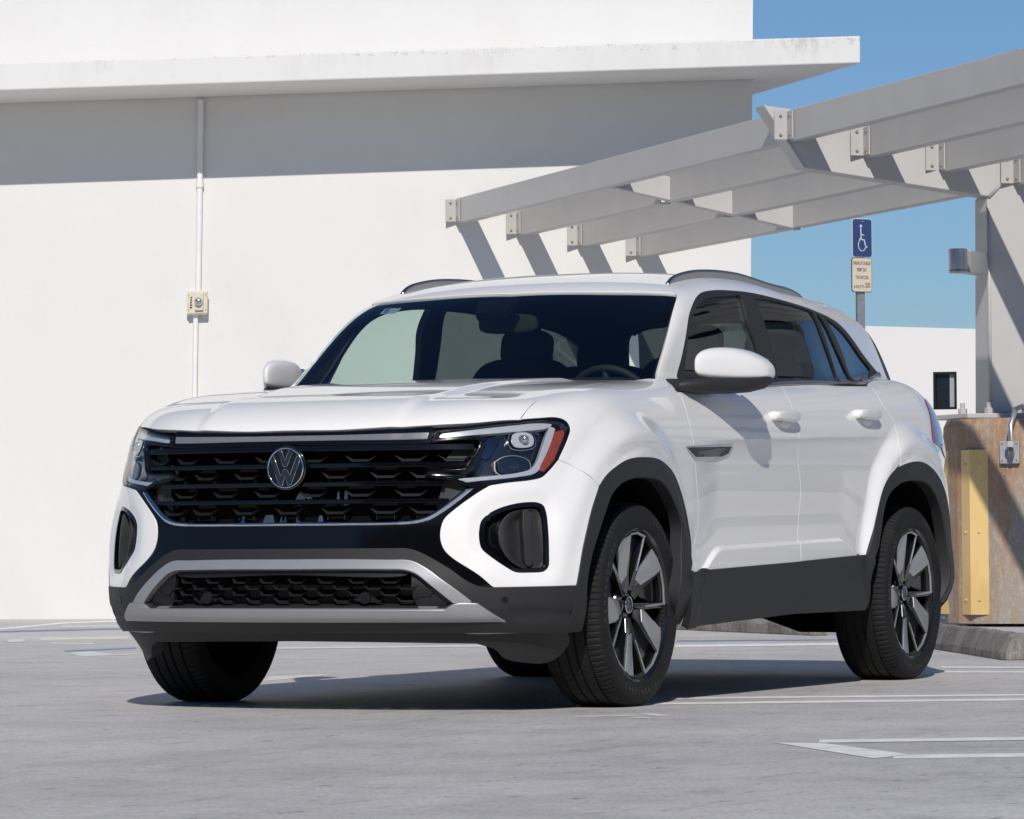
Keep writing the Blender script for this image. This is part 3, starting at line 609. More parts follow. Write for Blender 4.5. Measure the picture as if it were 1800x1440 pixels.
def side_y(x,z):
    y=tab(z,KF['sz'],KF['sy'])
    y=y-KF['stf'][0]*sst(x,1.2,2.4)-KF['str_'][0]*sst(-x,1.75,2.7)-KF['str_'][1]*sst(-x,1.1,2.4)*sst(z,.88,1.15)
    # shoulder crease over the doors and the kicked-out ledge low on them
    fa=1-sst(np.hypot(x-WF[0],z-WF[1]),.80,.60); fb=1-sst(np.hypot(x-WR[0],z-WR[1]),.80,.60)
    zc=1.0165-.028*x
    m=sst(x,-1.35,-1.05)*(1-sst(x,.62,.95))
    dz=np.maximum(zc-z,0); y=y-.020*(1-np.exp(-dz/.030))*sst(z,zc-.46,zc-.08)*m
    zl=ledge_z(x)
    m2=sst(x,-.99,-.90)*(1-sst(x,.90,.97))
    y=y-.017*sst(z,zl-.004,zl+.013)*(1-sst(z,zl+.05,zl+.30))*m2
    for cx,cz in (WF,WR):
        r=np.hypot((x-cx)*np.where((x-cx)*cx<0,1.20,1.0),(z-cz)*1.0)
        b=.040*(1-sst(r,.595,.705))+.010*(1-sst(r,.515,.56))
        y=y+b*sst(z,.2,.45)
    return y
def lower(P):
    x,y,z=P[...,0],np.abs(P[...,1]),P[...,2]
    fs=y-side_y(x,z)
    ff=(x-(tab(z,KF['xz'],KF['xc'])-KF['xb'][0]*y*y))*.93
    fc=(x+1.1*y-tab(z,KF['cz'],KF['cc']))/1.487
    f=smax(ff,fc,KF['r1'][0])
    f=smax(f,fs,KF['r2'][0])
    zh=tab(x,KF['hx'],KF['hz'])
    zh=zh-KF['hd'][0]*(y/.8)**2.2*sst(x,-.2,.6)
    yl=.40+.10*sst(-x,-2.2,-1.0)
    zh=zh+.013*(1-sst(y,yl-.03,yl+.03))*sst(x,.8,1.2)
    f=smax(f,(z-zh)*.97,KF['r3'][0])
    f=smax(f,(-x-(tab(z,KF['rz'],KF['rx'])-KF['rb'][0]*y*y)),.22)
    return f
def green(P):
    x,y,z=P[...,0],np.abs(P[...,1]),P[...,2]
    g=KF['g']; w=KF['w']
    yg=g[0]-g[1]*(z-1.24)-.10*(z-1.24)**2-g[2]*sst(-x,.6,2.2)-.02*sst(x,.1,1.0)
    fs=(y-yg)*.92
    fw=(x-(w[0]-w[1]*(z-1.236)-w[2]*y*y))*.61
    ft=z-(tab(x,KF['gx'],KF['gz'])-KF['gd'][0]*(y/.65)**2.5)
    f=smax(fs,fw,KF['r4'][0])
    return np.maximum(smax(f,ft,KF['r5'][0]),1.10-z)
def body(P): return smin(lower(P),green(P),.05)
def normal(F,P,e=2e-3):
    n=np.stack([F(P+d)-F(P-d) for d in np.eye(3)*e],-1)
    return n/np.linalg.norm(n,axis=-1,keepdims=True)
def cast(F,O,D,t0,t1,n=70):
    ts=np.linspace(t0,t1,n)
    lo=np.full(len(O),np.nan); hi=np.full(len(O),np.nan)
    done=F(O+D*t0)<=0; lo[done]=t0; hi[done]=t0; 
    for a,b in zip(ts[:-1],ts[1:]):
        idx=np.where(~done)[0]
        if len(idx)==0: break
        h=idx[F(O[idx]+D[idx]*b)<=0]; lo[h]=a; hi[h]=b; done[h]=True
    for _ in range(20):
        m=np.where(done,(lo+hi)/2,t0); ins=F(O+D*m[:,None])<=0
        hi=np.where(ins,m,hi); lo=np.where(ins,lo,m)
    return O+D*((lo+hi)/2)[:,None],done

# ------------------------------------------------------------------ projections used to lay outlines on the body
R2=2**-.5
class Or:
    def __init__(s,d,u,v,o=4.): s.d=np.array(d,float); s.u=np.array(u,float); s.v=np.array(v,float); s.o=o
    def to2(s,P): P=np.asarray(P); return np.stack([P@s.u,P@s.v],-1)
    def rays(s,q):
        q=np.asarray(q,float); O=q[:,:1]*s.u+q[:,1:2]*s.v-s.d*s.o
        return O,np.repeat(s.d[None],len(q),0),0.,s.o+2.
class Cy:
    def __init__(s,cx,sg=1,rad=1.1): s.cx=cx; s.sg=sg; s.rad=rad
    def to2(s,P): P=np.asarray(P); return np.stack([np.arctan2(P[...,1],(P[...,0]-s.cx)*s.sg)*s.rad,P[...,2]],-1)
    def rays(s,q):
        q=np.asarray(q,float); a=q[:,0]/s.rad
        e=np.stack([np.cos(a)*s.sg,np.sin(a),0*a],-1); O=np.stack([0*a+s.cx,0*a,q[:,1]],-1)+e*1.9
        return O,-e,0.,1.85
PJ=dict(S=Or((0,-1,0),(1,0,0),(0,0,1)),D=Or((0,-R2,-R2),(1,0,0),(0,-R2,R2)),T=Or((0,0,-1),(1,0,0),(0,1,0)),
 H=Or((-R2,0,-R2),(0,1,0),(-R2,0,R2)),W=Or((-1,0,0),(0,1,0),(0,0,1)),C=Cy(1.3),R=Cy(-1.2,-1))

# outlines measured on the body, as (u, v) in the projection named by the suffix
T = {
 'hoodshut_D': [(2.1208,0.1863),(2.056,0.2139),(1.9467,0.2448),(1.802,0.2665),(1.6804,0.2679),(1.3892,0.3027),(1.0339,0.3332),(0.942,0.3014)],
 'hoodshut_H': [(0.7803,-0.7616),(0.7843,-0.6853),(0.7775,-0.5819),(0.7771,-0.4582),(0.7927,-0.3598),(0.7695,-0.1355),(0.7495,0.1321),(0.8018,0.2022)],
 'hoodshut_T': [(2.1208,0.7803),(2.056,0.7843),(1.9467,0.7775),(1.802,0.7771),(1.6804,0.7927),(1.3892,0.7695),(1.0339,0.7495),(0.942,0.8018)],
 'hoodfront_H': [(0.0065,-0.9737),(0.1986,-0.969),(0.4294,-0.933),(0.6359,-0.8623),(0.7782,-0.7636)],
 'hoodrear': [(1.0555,0.5311),(1.0857,0.5876),(1.0519,0.7245),(0.9876,0.7912)],
 'seamdoor_D': [(0.9531,0.1953),(0.9488,0.1739),(0.972,0.1056),(0.9557,0.0173),(0.9256,-0.0314),(0.8925,-0.1241),(0.8661,-0.1889),(1.0184,-0.3585)],
 'seamdoor_S': [(0.9531,1.1719),(0.9488,1.1557),(0.972,1.0912),(0.9557,0.9859),(0.9256,0.9106),(0.8925,0.776),(0.8661,0.6747),(1.0184,0.4933)],
 'arch_D': [(1.1133,-0.3669),(1.0595,-0.2927),(1.084,-0.2232),(1.1524,-0.1489),(1.2386,-0.0918),(1.362,-0.0696),(1.5413,-0.0698),(1.6848,-0.0748),(1.7824,-0.0897),(1.8464,-0.1065),(1.8924,-0.1276)],
 'arch_S': [(1.1133,0.4921),(1.0595,0.5775),(1.084,0.6741),(1.1524,0.7822),(1.2386,0.8643),(1.362,0.9039),(1.5413,0.9136),(1.6848,0.9032),(1.7824,0.8731),(1.8464,0.8416),(1.8924,0.8063)],
 'archf_S': [(1.8924,0.8063),(1.9546,0.7182),(1.9996,0.6287),(2.0271,0.5436),(2.0449,0.4517)],
 'archf_C': [(1.1332,0.8063),(1.0819,0.7182),(1.0459,0.6287),(1.0223,0.5436),(1.0038,0.4517)],
 'archlow_C': [(1.0038,0.4517),(0.9969,0.3747),(0.9923,0.3229),(0.9967,0.2838)],
 'archlow_S': [(2.0449,0.4517),(2.0463,0.3747),(2.0375,0.3229),(2.0151,0.2838)],
 'archin_S': [(1.1263,0.2955),(1.2078,0.376),(1.2004,0.4823),(1.1734,0.5801),(1.1709,0.674),(1.272,0.7778),(1.3715,0.8298),(1.5054,0.8437),(1.6434,0.8409),(1.7586,0.8176),(1.8286,0.778),(1.8782,0.7183),(1.9302,0.6427),(1.9835,0.5412),(2.0018,0.4521),(1.9831,0.3483),(1.9493,0.2885)],
 'seamb_D': [(2.0416,0.0026),(2.0016,-0.0236),(1.9607,-0.0648),(1.9227,-0.1033),(1.8924,-0.1276)],
 'seamb_C': [(0.9674,0.8999),(1.0106,0.8855),(1.0603,0.86),(1.1036,0.8307),(1.1332,0.8063)],
 'hlrear_D': [(2.1209,0.1883),(2.0572,0.16),(1.9875,0.1317),(1.9618,0.1067),(1.9599,0.0782),(1.9856,0.0502),(2.0429,0.0039)],
 'hlrear_C': [(0.8351,1.0452),(0.9112,1.0515),(0.991,1.0541),(1.0248,1.0412),(1.0348,1.0155),(1.0159,0.978),(0.966,0.9009)],
 'hlbot_C': [(0.966,0.9009),(0.9269,0.8638),(0.8941,0.8383),(0.8527,0.8281),(0.7702,0.8186),(0.7099,0.8087)],
 'hlbot2_C': [(0.7099,0.8087),(0.6714,0.8062),(0.6408,0.808)],
 'hlin_C': [(0.6408,0.808),(0.5898,0.8269),(0.5174,0.8387),(0.5001,0.8472),(0.5018,0.8612),(0.5202,0.8667),(0.6343,0.8726),(0.6485,0.8826),(0.6613,0.9117),(0.6841,0.9567),(0.6847,0.9669),(0.6727,0.9726),(0.5923,0.9696),(0.5209,0.9622)],
 'hltop_C': [(0.5347,1.0085),(0.6479,1.0226),(0.7596,1.0363),(0.8347,1.0434)],
 'whitein_C': [(0.7098,0.8076),(0.6708,0.7826),(0.5986,0.7271),(0.5625,0.691),(0.5504,0.6548),(0.55,0.6157),(0.5613,0.5822),(0.586,0.5541),(0.6691,0.4923),(0.7135,0.4484)],
 'whitebot_C': [(0.7168,0.4484),(0.8514,0.4495),(1.0038,0.4517)],
 'fog_C': [(0.6727,0.6428),(0.6802,0.6818),(0.7011,0.7068),(0.74,0.729),(0.7873,0.7439),(0.8361,0.751),(0.8752,0.7498),(0.8965,0.7397),(0.9041,0.7144),(0.9057,0.6413),(0.9051,0.5684),(0.9021,0.5208),(0.8868,0.5042),(0.8384,0.5002),(0.7905,0.5023),(0.7648,0.5165),(0.7148,0.5532),(0.6805,0.5869),(0.6736,0.6149)],
 'blackbot_C': [(0.2152,0.5888),(0.3803,0.5889),(0.4489,0.5868),(0.4954,0.5687),(0.5458,0.5377),(0.5854,0.5096),(0.6342,0.4703),(0.6736,0.4521),(0.7135,0.4484)],
 'stripout_C': [(0.2125,0.6713),(0.4063,0.6727),(0.475,0.6777),(0.5165,0.6897),(0.5577,0.7151),(0.6092,0.755),(0.66,0.7995)],
 'stripin_C': [(0.2121,0.6825),(0.4062,0.685),(0.4698,0.6918),(0.5062,0.7038),(0.5373,0.722),(0.589,0.763),(0.6355,0.7997)],
 'silvout_C': [(0.2165,0.5463),(0.3744,0.5437),(0.4538,0.5408),(0.5011,0.5159),(0.5532,0.4737),(0.6103,0.428),(0.6445,0.3984)],
 'opening_C': [(0.2179,0.517),(0.3749,0.5153),(0.4353,0.513),(0.4716,0.4998),(0.5177,0.4615),(0.5817,0.4055),(0.5903,0.3978)],
 'openbot_C': [(0.2172,0.3793),(0.3742,0.3792),(0.5643,0.3789),(0.5893,0.3948)],
 'skid_C': [(0.2167,0.3748),(0.3739,0.374),(0.5644,0.3732),(0.5961,0.3911),(0.6624,0.3922),(0.7036,0.3625),(0.8201,0.2876),(0.6218,0.291),(0.5716,0.3179),(0.536,0.3276),(0.3697,0.3293),(0.2073,0.3294)],
 'valance_C': [(0.1862,0.2503),(0.3599,0.2472),(0.6752,0.2415),(0.7396,0.2204),(0.7818,0.1871),(0.8607,0.1714),(0.9516,0.1694),(1.0111,0.1968),(1.0386,0.2415),(1.0045,0.2816)],
 'drl_C': [(0.2018,0.9945),(0.3764,0.9977),(0.5185,1.0047),(0.5119,0.9759),(0.377,0.975),(0.2034,0.9763)],
 'barbot_C': [(0.2047,0.9615),(0.3774,0.9604),(0.5198,0.9617)],
 'barend_C': [(0.5347,1.0085),(0.5208,0.9617)],
 'sensors_C': [(0.2998,0.4121),(0.7507,0.404)],
 'gbar0_C': [(0.206,0.9411),(0.4325,0.94)],
 'gbar1_C': [(0.2078,0.8931),(0.4327,0.8922)],
 'gbar2_C': [(0.2085,0.8227),(0.4326,0.8221)],
 'gbar3_C': [(0.2094,0.7579),(0.4325,0.7576)],
 'grow_C': [(0.2048,0.9604),(0.2063,0.936),(0.2078,0.8926),(0.2081,0.8768),(0.2085,0.8261),(0.2086,0.8092),(0.2092,0.7641),(0.2096,0.7484),(0.2121,0.6825)],
 'belt_S': [(0.9388,1.1766),(0.7248,1.1819),(0.2519,1.209),(-0.2897,1.2391),(-0.8329,1.2612),(-1.3798,1.2837)],
 'mid_S': [(-0.2897,1.2391),(-0.1794,1.168),(-0.1678,1.0908),(-0.1661,1.0213),(-0.2316,0.8146),(-0.1691,0.5202)],
 'rseam_S': [(-1.3584,1.271),(-1.2769,1.191),(-1.3322,1.1109),(-1.2638,0.9984),(-1.2602,0.9251)],
 'rseam_D': [(-1.3584,0.3157),(-1.2769,0.2024),(-1.3322,0.122),(-1.2638,0.0065),(-1.2602,-0.0474)],
 'claddoor': [(1.114,0.4889),(1.0194,0.4912),(-0.1691,0.5202),(-0.9575,0.5416)],
 'cladbot': [(1.0643,0.2941),(-0.0402,0.3232),(-0.8985,0.323)],
 'cladmid': [(-0.1691,0.5202),(-0.1666,0.4475),(-0.0383,0.3256)],
 'rarch_S': [(-0.8985,0.323),(-0.903,0.4486),(-0.9575,0.5416),(-1.0129,0.6894),(-1.1221,0.8242),(-1.2292,0.9012),(-1.3607,0.9367),(-1.5305,0.9348),(-1.692,0.8895),(-1.7997,0.8124),(-1.8821,0.7257)],
 'rarch_D': [(-1.2292,-0.0618),(-1.3607,-0.0478),(-1.5305,-0.051),(-1.692,-0.081),(-1.7997,-0.1341),(-1.8821,-0.1874)],
 'rarchin_S': [(-0.9544,0.3226),(-0.9445,0.431),(-0.9742,0.5224),(-1.0443,0.6308),(-1.096,0.7231),(-1.1621,0.7991),(-1.2462,0.8462),(-1.4098,0.8648),(-1.5622,0.8535),(-1.6654,0.8027),(-1.7361,0.7078),(-1.7618,0.621)],
 'winout_D': [(0.7433,0.3076),(0.6541,0.3729),(0.5719,0.4434),(0.4856,0.523),(0.4119,0.5681),(0.3247,0.6082),(0.2304,0.6359),(0.0832,0.6489),(-0.072,0.6507),(-0.2521,0.6509),(-0.6781,0.635),(-1.0165,0.6327),(-1.4238,0.6319),(-1.6196,0.5979),(-1.7777,0.5513),(-1.9006,0.5179),(-1.957,0.4991),(-1.8802,0.4726),(-1.3876,0.3432)],
 'winbot_D': [(0.9388,0.2016),(0.7248,0.2045),(0.2519,0.2421),(-0.2897,0.2893),(-0.8329,0.3163),(-1.3798,0.344)],
 'gl1_D': [(0.57,0.42),(0.5164,0.4676),(0.4549,0.517),(0.3843,0.561),(0.2855,0.5956),(0.1308,0.6154),(-0.0554,0.6265),(-0.1333,0.626),(-0.1212,0.5224),(-0.154,0.4376),(-0.1626,0.3042),(0.2957,0.2769),(0.6734,0.26)],
 'gl2_D': [(-0.2847,0.6267),(-0.4664,0.6287),(-0.683,0.6249),(-0.9494,0.6218),(-0.9808,0.6154),(-1.0318,0.5216),(-1.1118,0.3629),(-0.6453,0.3226),(-0.3126,0.3114),(-0.3264,0.3581),(-0.3154,0.4803),(-0.2858,0.5873)],
 'gl3_D': [(-1.0268,0.6209),(-1.0835,0.6194),(-1.2409,0.504),(-1.3729,0.3843),(-1.1522,0.367),(-1.0711,0.5201)],
 'gl4_D': [(-1.159,0.6251),(-1.3727,0.6168),(-1.561,0.5863),(-1.7106,0.5431),(-1.8435,0.502),(-1.7282,0.4559),(-1.4351,0.3887),(-1.3203,0.5218)],
 'strip_D': [(-0.073,0.2738),(-0.1349,0.296),(-0.2986,0.3053),(-1.4663,0.3791),(-1.9446,0.4956),(-1.9391,0.487),(-1.3876,0.3432),(-0.2744,0.291)],
 'apil_D': [(0.9228,0.3058),(0.7702,0.4181),(0.5854,0.5527),(0.4461,0.6352)],
 'apilbase_D': [(0.9228,0.3058),(0.7399,0.3062)],
 'ws_W': [(0.4003,1.5967),(0.5734,1.5924),(0.6654,1.588),(0.6822,1.5804),(0.7213,1.5029),(0.7648,1.3562),(0.794,1.2333)],
 'tail_S': [(-1.9689,1.2183),(-2.0124,1.1889),(-2.1076,1.13),(-2.0966,1.0335),(-1.9006,1.0254),(-1.8292,1.0467),(-1.8285,1.1073)],
 'badge_S': [(1.0317,0.9653),(0.5423,0.9841),(0.5609,0.9474),(0.6227,0.9299),(0.9373,0.9202)],
 'h1': [(0.0972,1.0983),(0.0159,1.1175),(-0.1628,1.1186),(-0.1389,1.0901),(-0.0385,1.067)],
 'h2': [(-0.8819,1.133),(-0.9764,1.1536),(-1.1374,1.1541),(-1.1092,1.1276),(-1.0171,1.0999)],
 'rail': [(0.2744,0.7638),(-0.1429,0.7771)],
 'hlamp': [(0.7971,1.0021),(0.8881,1.0054),(0.869,0.9513),(0.8008,0.9567),(0.7538,0.9115),(0.8535,0.9088),(0.8491,0.8551),(0.7511,0.8608),(0.9637,1.006),(1.0112,1.0066),(0.9209,0.8666),(0.8966,0.8665),(0.7014,0.9793),(0.7393,0.9793),(0.7167,0.9172)],
 'sticker': [(-0.5708,1.5695),(-0.4759,1.5661),(-0.4774,1.5415),(-0.5526,1.5377)],
 'embl': [(0.0037,0.8782)],
 'seam2': [(-1.7574,0.899),(-1.7297,0.916)],
 'drltop_C': [(0.5613,0.9998),(0.7016,1.0162),(0.9071,1.037),(0.9638,1.033),(0.9412,1.0213),(0.812,1.0078),(0.6729,0.9952),(0.5503,0.9857)],
 'drlside_C': [(0.955,1.0248),(0.9743,1.0176),(0.9664,1.0032),(0.9114,0.8949),(0.8781,0.858),(0.8092,0.8427),(0.6925,0.8301),(0.6103,0.8234),(0.6053,0.829),(0.6928,0.8402),(0.8155,0.8551),(0.8616,0.8693),(0.8873,0.8948),(0.9352,0.9915)],
 'amber_C': [(0.9713,1.0044),(1.01,1.0077),(0.9815,0.9521),(0.9222,0.8666),(0.8953,0.8654),(0.9341,0.9346)],
 'fogd_C': [(0.739,0.6423),(0.7477,0.6758),(0.7749,0.7092),(0.8235,0.7275),(0.8734,0.7274),(0.8851,0.7144),(0.8902,0.6414),(0.8915,0.5685),(0.8907,0.5209),(0.8277,0.5159),(0.7754,0.5471),(0.7455,0.5976)],
 'fogfin_C': [(0.8276,0.723),(0.837,0.7258),(0.8474,0.7173),(0.847,0.6416),(0.845,0.527),(0.8331,0.5254),(0.8273,0.5858),(0.8228,0.6698)],
 'foglip_C': [(0.8534,0.7229),(0.873,0.7212),(0.8777,0.692),(0.8791,0.6134),(0.8762,0.5295),(0.8466,0.5242)],
 'hlproj_C': [(0.8076,0.9953),(0.8229,1.0033),(0.8724,1.0013),(0.8838,0.9854),(0.8788,0.9598),(0.8573,0.9512),(0.8118,0.9539),(0.8021,0.9709)],
 'hlproj2_C': [(0.7475,0.8946),(0.7753,0.9103),(0.8197,0.9126),(0.8525,0.8975),(0.8533,0.8721),(0.8266,0.8551),(0.772,0.854),(0.7487,0.8664)],
 'hlglow_C': [(0.7001,0.9567),(0.732,0.9906),(0.759,0.985),(0.7431,0.9566),(0.7166,0.9144),(0.6904,0.9201)],
 'hoodfront_C': [(0.007,1.0119),(0.1997,1.0113),(0.4307,1.019),(0.6481,1.0295),(0.8326,1.042)],
}
# ------------------------------------------------------------------ panels cut out of the body surface
def catmull(pts, ds):
    P = np.asarray(pts, float)
    if len(P) == 2:
        n = max(1, int(np.ceil(np.linalg.norm(P[1]-P[0])/ds))); t = np.linspace(0, 1, n+1)[:, None]; return P[0]*(1-t)+P[1]*t
    E = np.vstack([2*P[0]-P[1], P, 2*P[-1]-P[-2]]); out = []
    for i in range(1, len(E)-2):
        p0, p1, p2, p3 = E[i-1:i+3]; d = [max(np.linalg.norm(b-a), 1e-6)**.5 for a, b in ((p0, p1), (p1, p2), (p2, p3))]
        m1 = (p2-p1)+d[1]*((p1-p0)/d[0]-(p2-p0)/(d[0]+d[1])) ; m2 = (p2-p1)+d[1]*((p3-p2)/d[2]-(p3-p1)/(d[1]+d[2]))
        n = max(1, int(np.ceil(np.linalg.norm(p2-p1)/ds)))
        for t in np.arange(n)/n:
            out.append((2*t**3-3*t**2+1)*p1+(t**3-2*t**2+t)*m1+(-2*t**3+3*t**2)*p2+(t**3-t**2)*m2)
    out.append(E[-2]); return np.array(out)
def conv(seg, pj, F):
    """segment ('S', pts) in one projection -> 2D points in projection pj, through the surface F"""
    a, pts = seg
    if a == pj: return np.array(pts, float)
    O, D, t0, t1 = PJ[a].rays(pts); P, ok = cast(F, O, D, t0, t1, 90); return PJ[pj].to2(P[ok])
def outline(segs, pj, F, ds, closed=True):
    out = []
    for s in segs:
        if isinstance(s, tuple): s = conv(s, pj, F)
        c_ = catmull(s, ds)
        if out:
            g = np.linalg.norm(c_[0]-out[-1])
            if g < ds*.6: c_ = c_[1:]
            elif g > ds*1.5:
                n = int(g/ds); t = (np.arange(1, n)/n)[:, None] if n > 1 else np.zeros((0, 1)); out += list(out[-1]*(1-t)+c_[0]*t)
        out += list(c_)
    if closed:
        g = np.linalg.norm(out[0]-out[-1])
        if g < ds*.6: out = out[:-1]
        elif g > ds*1.5:
            n = int(g/ds); t = (np.arange(1, n)/n)[:, None]; out += list(out[-1]*(1-t)+out[0]*t)
    return np.array(out)
def area(P): x, y = P[:, 0], P[:, 1]; return .5*np.sum(x*np.roll(y, -1)-np.roll(x, -1)*y)
def inside(Q, P):
    x, y = Q[:, 0][:, None], Q[:, 1][:, None]; x1, y1 = P[:, 0][None], P[:, 1][None]; x2, y2 = np.roll(x1, -1, 1), np.roll(y1, -1, 1)
    c_ = ((y1 > y) != (y2 > y)) & (x < (x2-x1)*(y-y1)/(y2-y1+1e-30)+x1); return c_.sum(1) % 2 == 1
def segdist(Q, P):
    A = P; B = np.roll(P, -1, 0); d = B-A; L2 = (d**2).sum(1)+1e-12; best = np.full(len(Q), 1e9)
    for i in range(0, len(Q), 800):
        q = Q[i:i+800]; t = np.clip(((q[:, None]-A)*d).sum(2)/L2, 0, 1); r = q[:, None]-A-t[..., None]*d; best[i:i+800] = np.sqrt((r**2).sum(2)).min(1)
    return best
def shrink(P, g):
    if area(P) < 0: P = P[::-1]
    a = np.roll(P, 1, 0); b = np.roll(P, -1, 0); t1 = P-a; t2 = b-P
    n1 = np.stack([-t1[:, 1], t1[:, 0]], 1); n2 = np.stack([-t2[:, 1], t2[:, 0]], 1)
    n1 /= np.linalg.norm(n1, axis=1, keepdims=True)+1e-12; n2 /= np.linalg.norm(n2, axis=1, keepdims=True)+1e-12
    n = n1+n2; n /= np.maximum((n*n).sum(1, keepdims=True)/2, .5); return P+n*g
def sym(half):
    """half outline (list of segments, running from u=0 to u=0 on the left side) -> full symmetric outline"""
    H = [np.array(s, float) for s in half]
    H[0] = np.vstack([[0, H[0][0][1]], H[0]]) if abs(H[0][0][0]) > 1e-6 else H[0]
    H[-1] = np.vstack([H[-1], [0, H[-1][-1][1]]]) if abs(H[-1][-1][0]) > 1e-6 else H[-1]
    return H+[(s*[-1, 1])[::-1] for s in H[::-1]]
def panel(name, pj, segs, mat_, parent, holes=(), F=None, off=0.0, step=.022, thick=.014, bev=.002, gap=.0022, both=False, lines=(), ds=None):
    F = F or body; ds = ds or step*.55
    out = segs if isinstance(segs, np.ndarray) else outline(segs, pj, F, ds)
    if gap: out = shrink(out, gap)
    elif area(out) < 0: out = out[::-1]
    loops = [out]
    for h in holes:
        hh = h if isinstance(h, np.ndarray) else outline(h, pj, F, ds)
        if area(hh) > 0: hh = hh[::-1]
        loops.append(hh)
    lo = out.min(0); hi = out.max(0)
    ys = np.arange(lo[1], hi[1]+step, step*.866); g = []
    for k, y in enumerate(ys):
        xs = np.arange(lo[0]+(k % 2)*step/2, hi[0]+step, step); g.append(np.stack([xs, 0*xs+y], 1))
    g = np.vstack(g); msk = inside(g, out)
    for h in loops[1:]: msk &= ~inside(g, h)
    g = g[msk]
    for h in loops:
        if len(g): g = g[segdist(g, h) > step*.5]
    for s_ in lines:      # rows of vertices along a crease
        q = conv(s_, pj, F) if isinstance(s_, tuple) else np.array(s_); q = catmull(q, step)
        q = q[inside(q, out)]
        for h in loops: q = q[segdist(q, h) > step*.2] if len(q) else q
        if not len(q): continue
        dmin = np.array([np.sqrt(((q-a)**2).sum(1)).min() for a in g]) if len(g) else np.zeros(0)
        g = np.vstack([g[dmin > .0028], q])
    nb = sum(len(l) for l in loops); V = [Vector(p) for l in loops for p in l]+[Vector(p) for p in g]
    E_ = []; b = 0
    for l in loops: E_ += [(b+i, b+(i+1) % len(l)) for i in range(len(l))]; b += len(l)
    vo, eo, fo, ov, oe, of = delaunay_2d_cdt(V, E_, [], 0, 1e-7)
    V2 = np.array([tuple(v) for v in vo]); Ft = np.array([f for f in fo if len(f) == 3])
    cen = V2[Ft].mean(1); k = inside(cen, out)
    for h in loops[1:]: k &= ~inside(cen, h)
    Ft = Ft[k]
    O, D, t0, t1 = PJ[pj].rays(V2); P3, ok = cast(F, O, D, t0, t1, 90)
    if not ok.all(): Ft = Ft[ok[Ft].all(1)]
    P3[~ok] = 0; N3 = normal(F, P3); N3[~ok] = (0, 0, 1)
    o_ = off(V2, P3) if callable(off) else off
    P4 = P3+N3*(np.asarray(o_).reshape(-1, 1) if callable(off) else o_)
    if callable(off):      # displaced surface: rebuild the normals from the faces
        fn = np.cross(P4[Ft[:, 1]]-P4[Ft[:, 0]], P4[Ft[:, 2]]-P4[Ft[:, 0]])
        s_ = np.sign((fn*N3[Ft[:, 0]]).sum(1))[:, None]; fn = fn*s_; NN = np.zeros_like(P4)
        for i in range(3): np.add.at(NN, Ft[:, i], fn)
        l_ = np.linalg.norm(NN, axis=1, keepdims=True); N4 = np.where(l_ > 1e-12, NN/np.maximum(l_, 1e-12), N3)
    else: N4 = N3
    # face winding
    fn = np.cross(P4[Ft[:, 1]]-P4[Ft[:, 0]], P4[Ft[:, 2]]-P4[Ft[:, 0]]); fl = (fn*N3[Ft[:, 0]]).sum(1) < 0
    Ft[fl] = Ft[fl][:, ::-1]
    verts = list(P4); norms = list(N4); faces = [tuple(f) for f in Ft]
    # rim: rounded edge and skirt along the free edges
    cnt = {}
    for f in Ft:
        for a, b in ((f[0], f[1]), (f[1], f[2]), (f[2], f[0])): cnt[(int(a), int(b))] = 1
    free = [(a, b) for (a, b) in cnt if (b, a) not in cnt]
    o3 = {}
    for a, b in free:
        t = P4[b]-P4[a]; w = np.cross(t, N3[a]); w /= np.linalg.norm(w)+1e-12
        for i in (a, b): o3[i] = o3.get(i, 0)+w
    idx = {}
    for i, w in o3.items():
        w = w/(np.linalg.norm(w)+1e-12); n = N3[i]; idx[i] = len(verts)
        p = P4[i]; verts += [p+w*bev*.7-n*bev*.3, p+w*bev-n*bev, p+w*bev-n*thick]
        m1 = n*.75+w*.6; m1 /= np.linalg.norm(m1); norms += [m1, w, w]
    for a, b in free:
        A, B = idx[a], idx[b]; faces += [(b, a, A, B), (B, A, A+1, B+1), (B+1, A+1, A+2, B+2)]
    verts = np.array(verts); norms = np.array(norms)
    off_ = np.array(wloc(parent)) if parent is not None else np.zeros(3)
    def mk(nm, vv, nn, ff):
        me = bpy.data.meshes.new(nm); me.from_pydata([tuple(x) for x in vv-off_], [], [tuple(int(i) for i in f) for f in ff]); me.update(); me.shade_smooth()
        me.normals_split_custom_set_from_vertices([tuple(x) for x in nn]); return link(nm, me, mat_, parent)
    o = mk(name, verts, norms, faces)
    if both: return o, mk(name, verts*[1, -1, 1], norms*[1, -1, 1], [f[::-1] for f in faces])
    return o
def surf(pj, pts, F=None, off=0.0):
    F = F or body; O, D, t0, t1 = PJ[pj].rays(np.array(pts, float)); P, ok = cast(F, O, D, t0, t1, 90); n = normal(F, P); return P+n*off, n
def mirror_obj(o, parent):
    """mirrored copy (y -> -y) of a part whose geometry is in car space"""
    me = o.data.copy(); n = len(me.vertices); co = np.zeros(n*3); me.vertices.foreach_get('co', co); co = co.reshape(-1, 3)
    ov = np.array(o.location); co[:, 1] = -co[:, 1]; me.vertices.foreach_set('co', co.ravel()); me.flip_normals(); me.update()
    c_ = o.copy(); c_.data = me; c_.parent = parent; c_.location = (ov[0], -ov[1], ov[2]); COL.objects.link(c_); return c_

# ------------------------------------------------------------------ the white SUV
car = thing('parked_suv', 'white five-door SUV with black grille and grey cladding, parked in front of the building', 'car', (0, 0, 0))
UP = None
def ring(mb_holes): return mb_holes
R_ = lambda k: T[k][::-1]

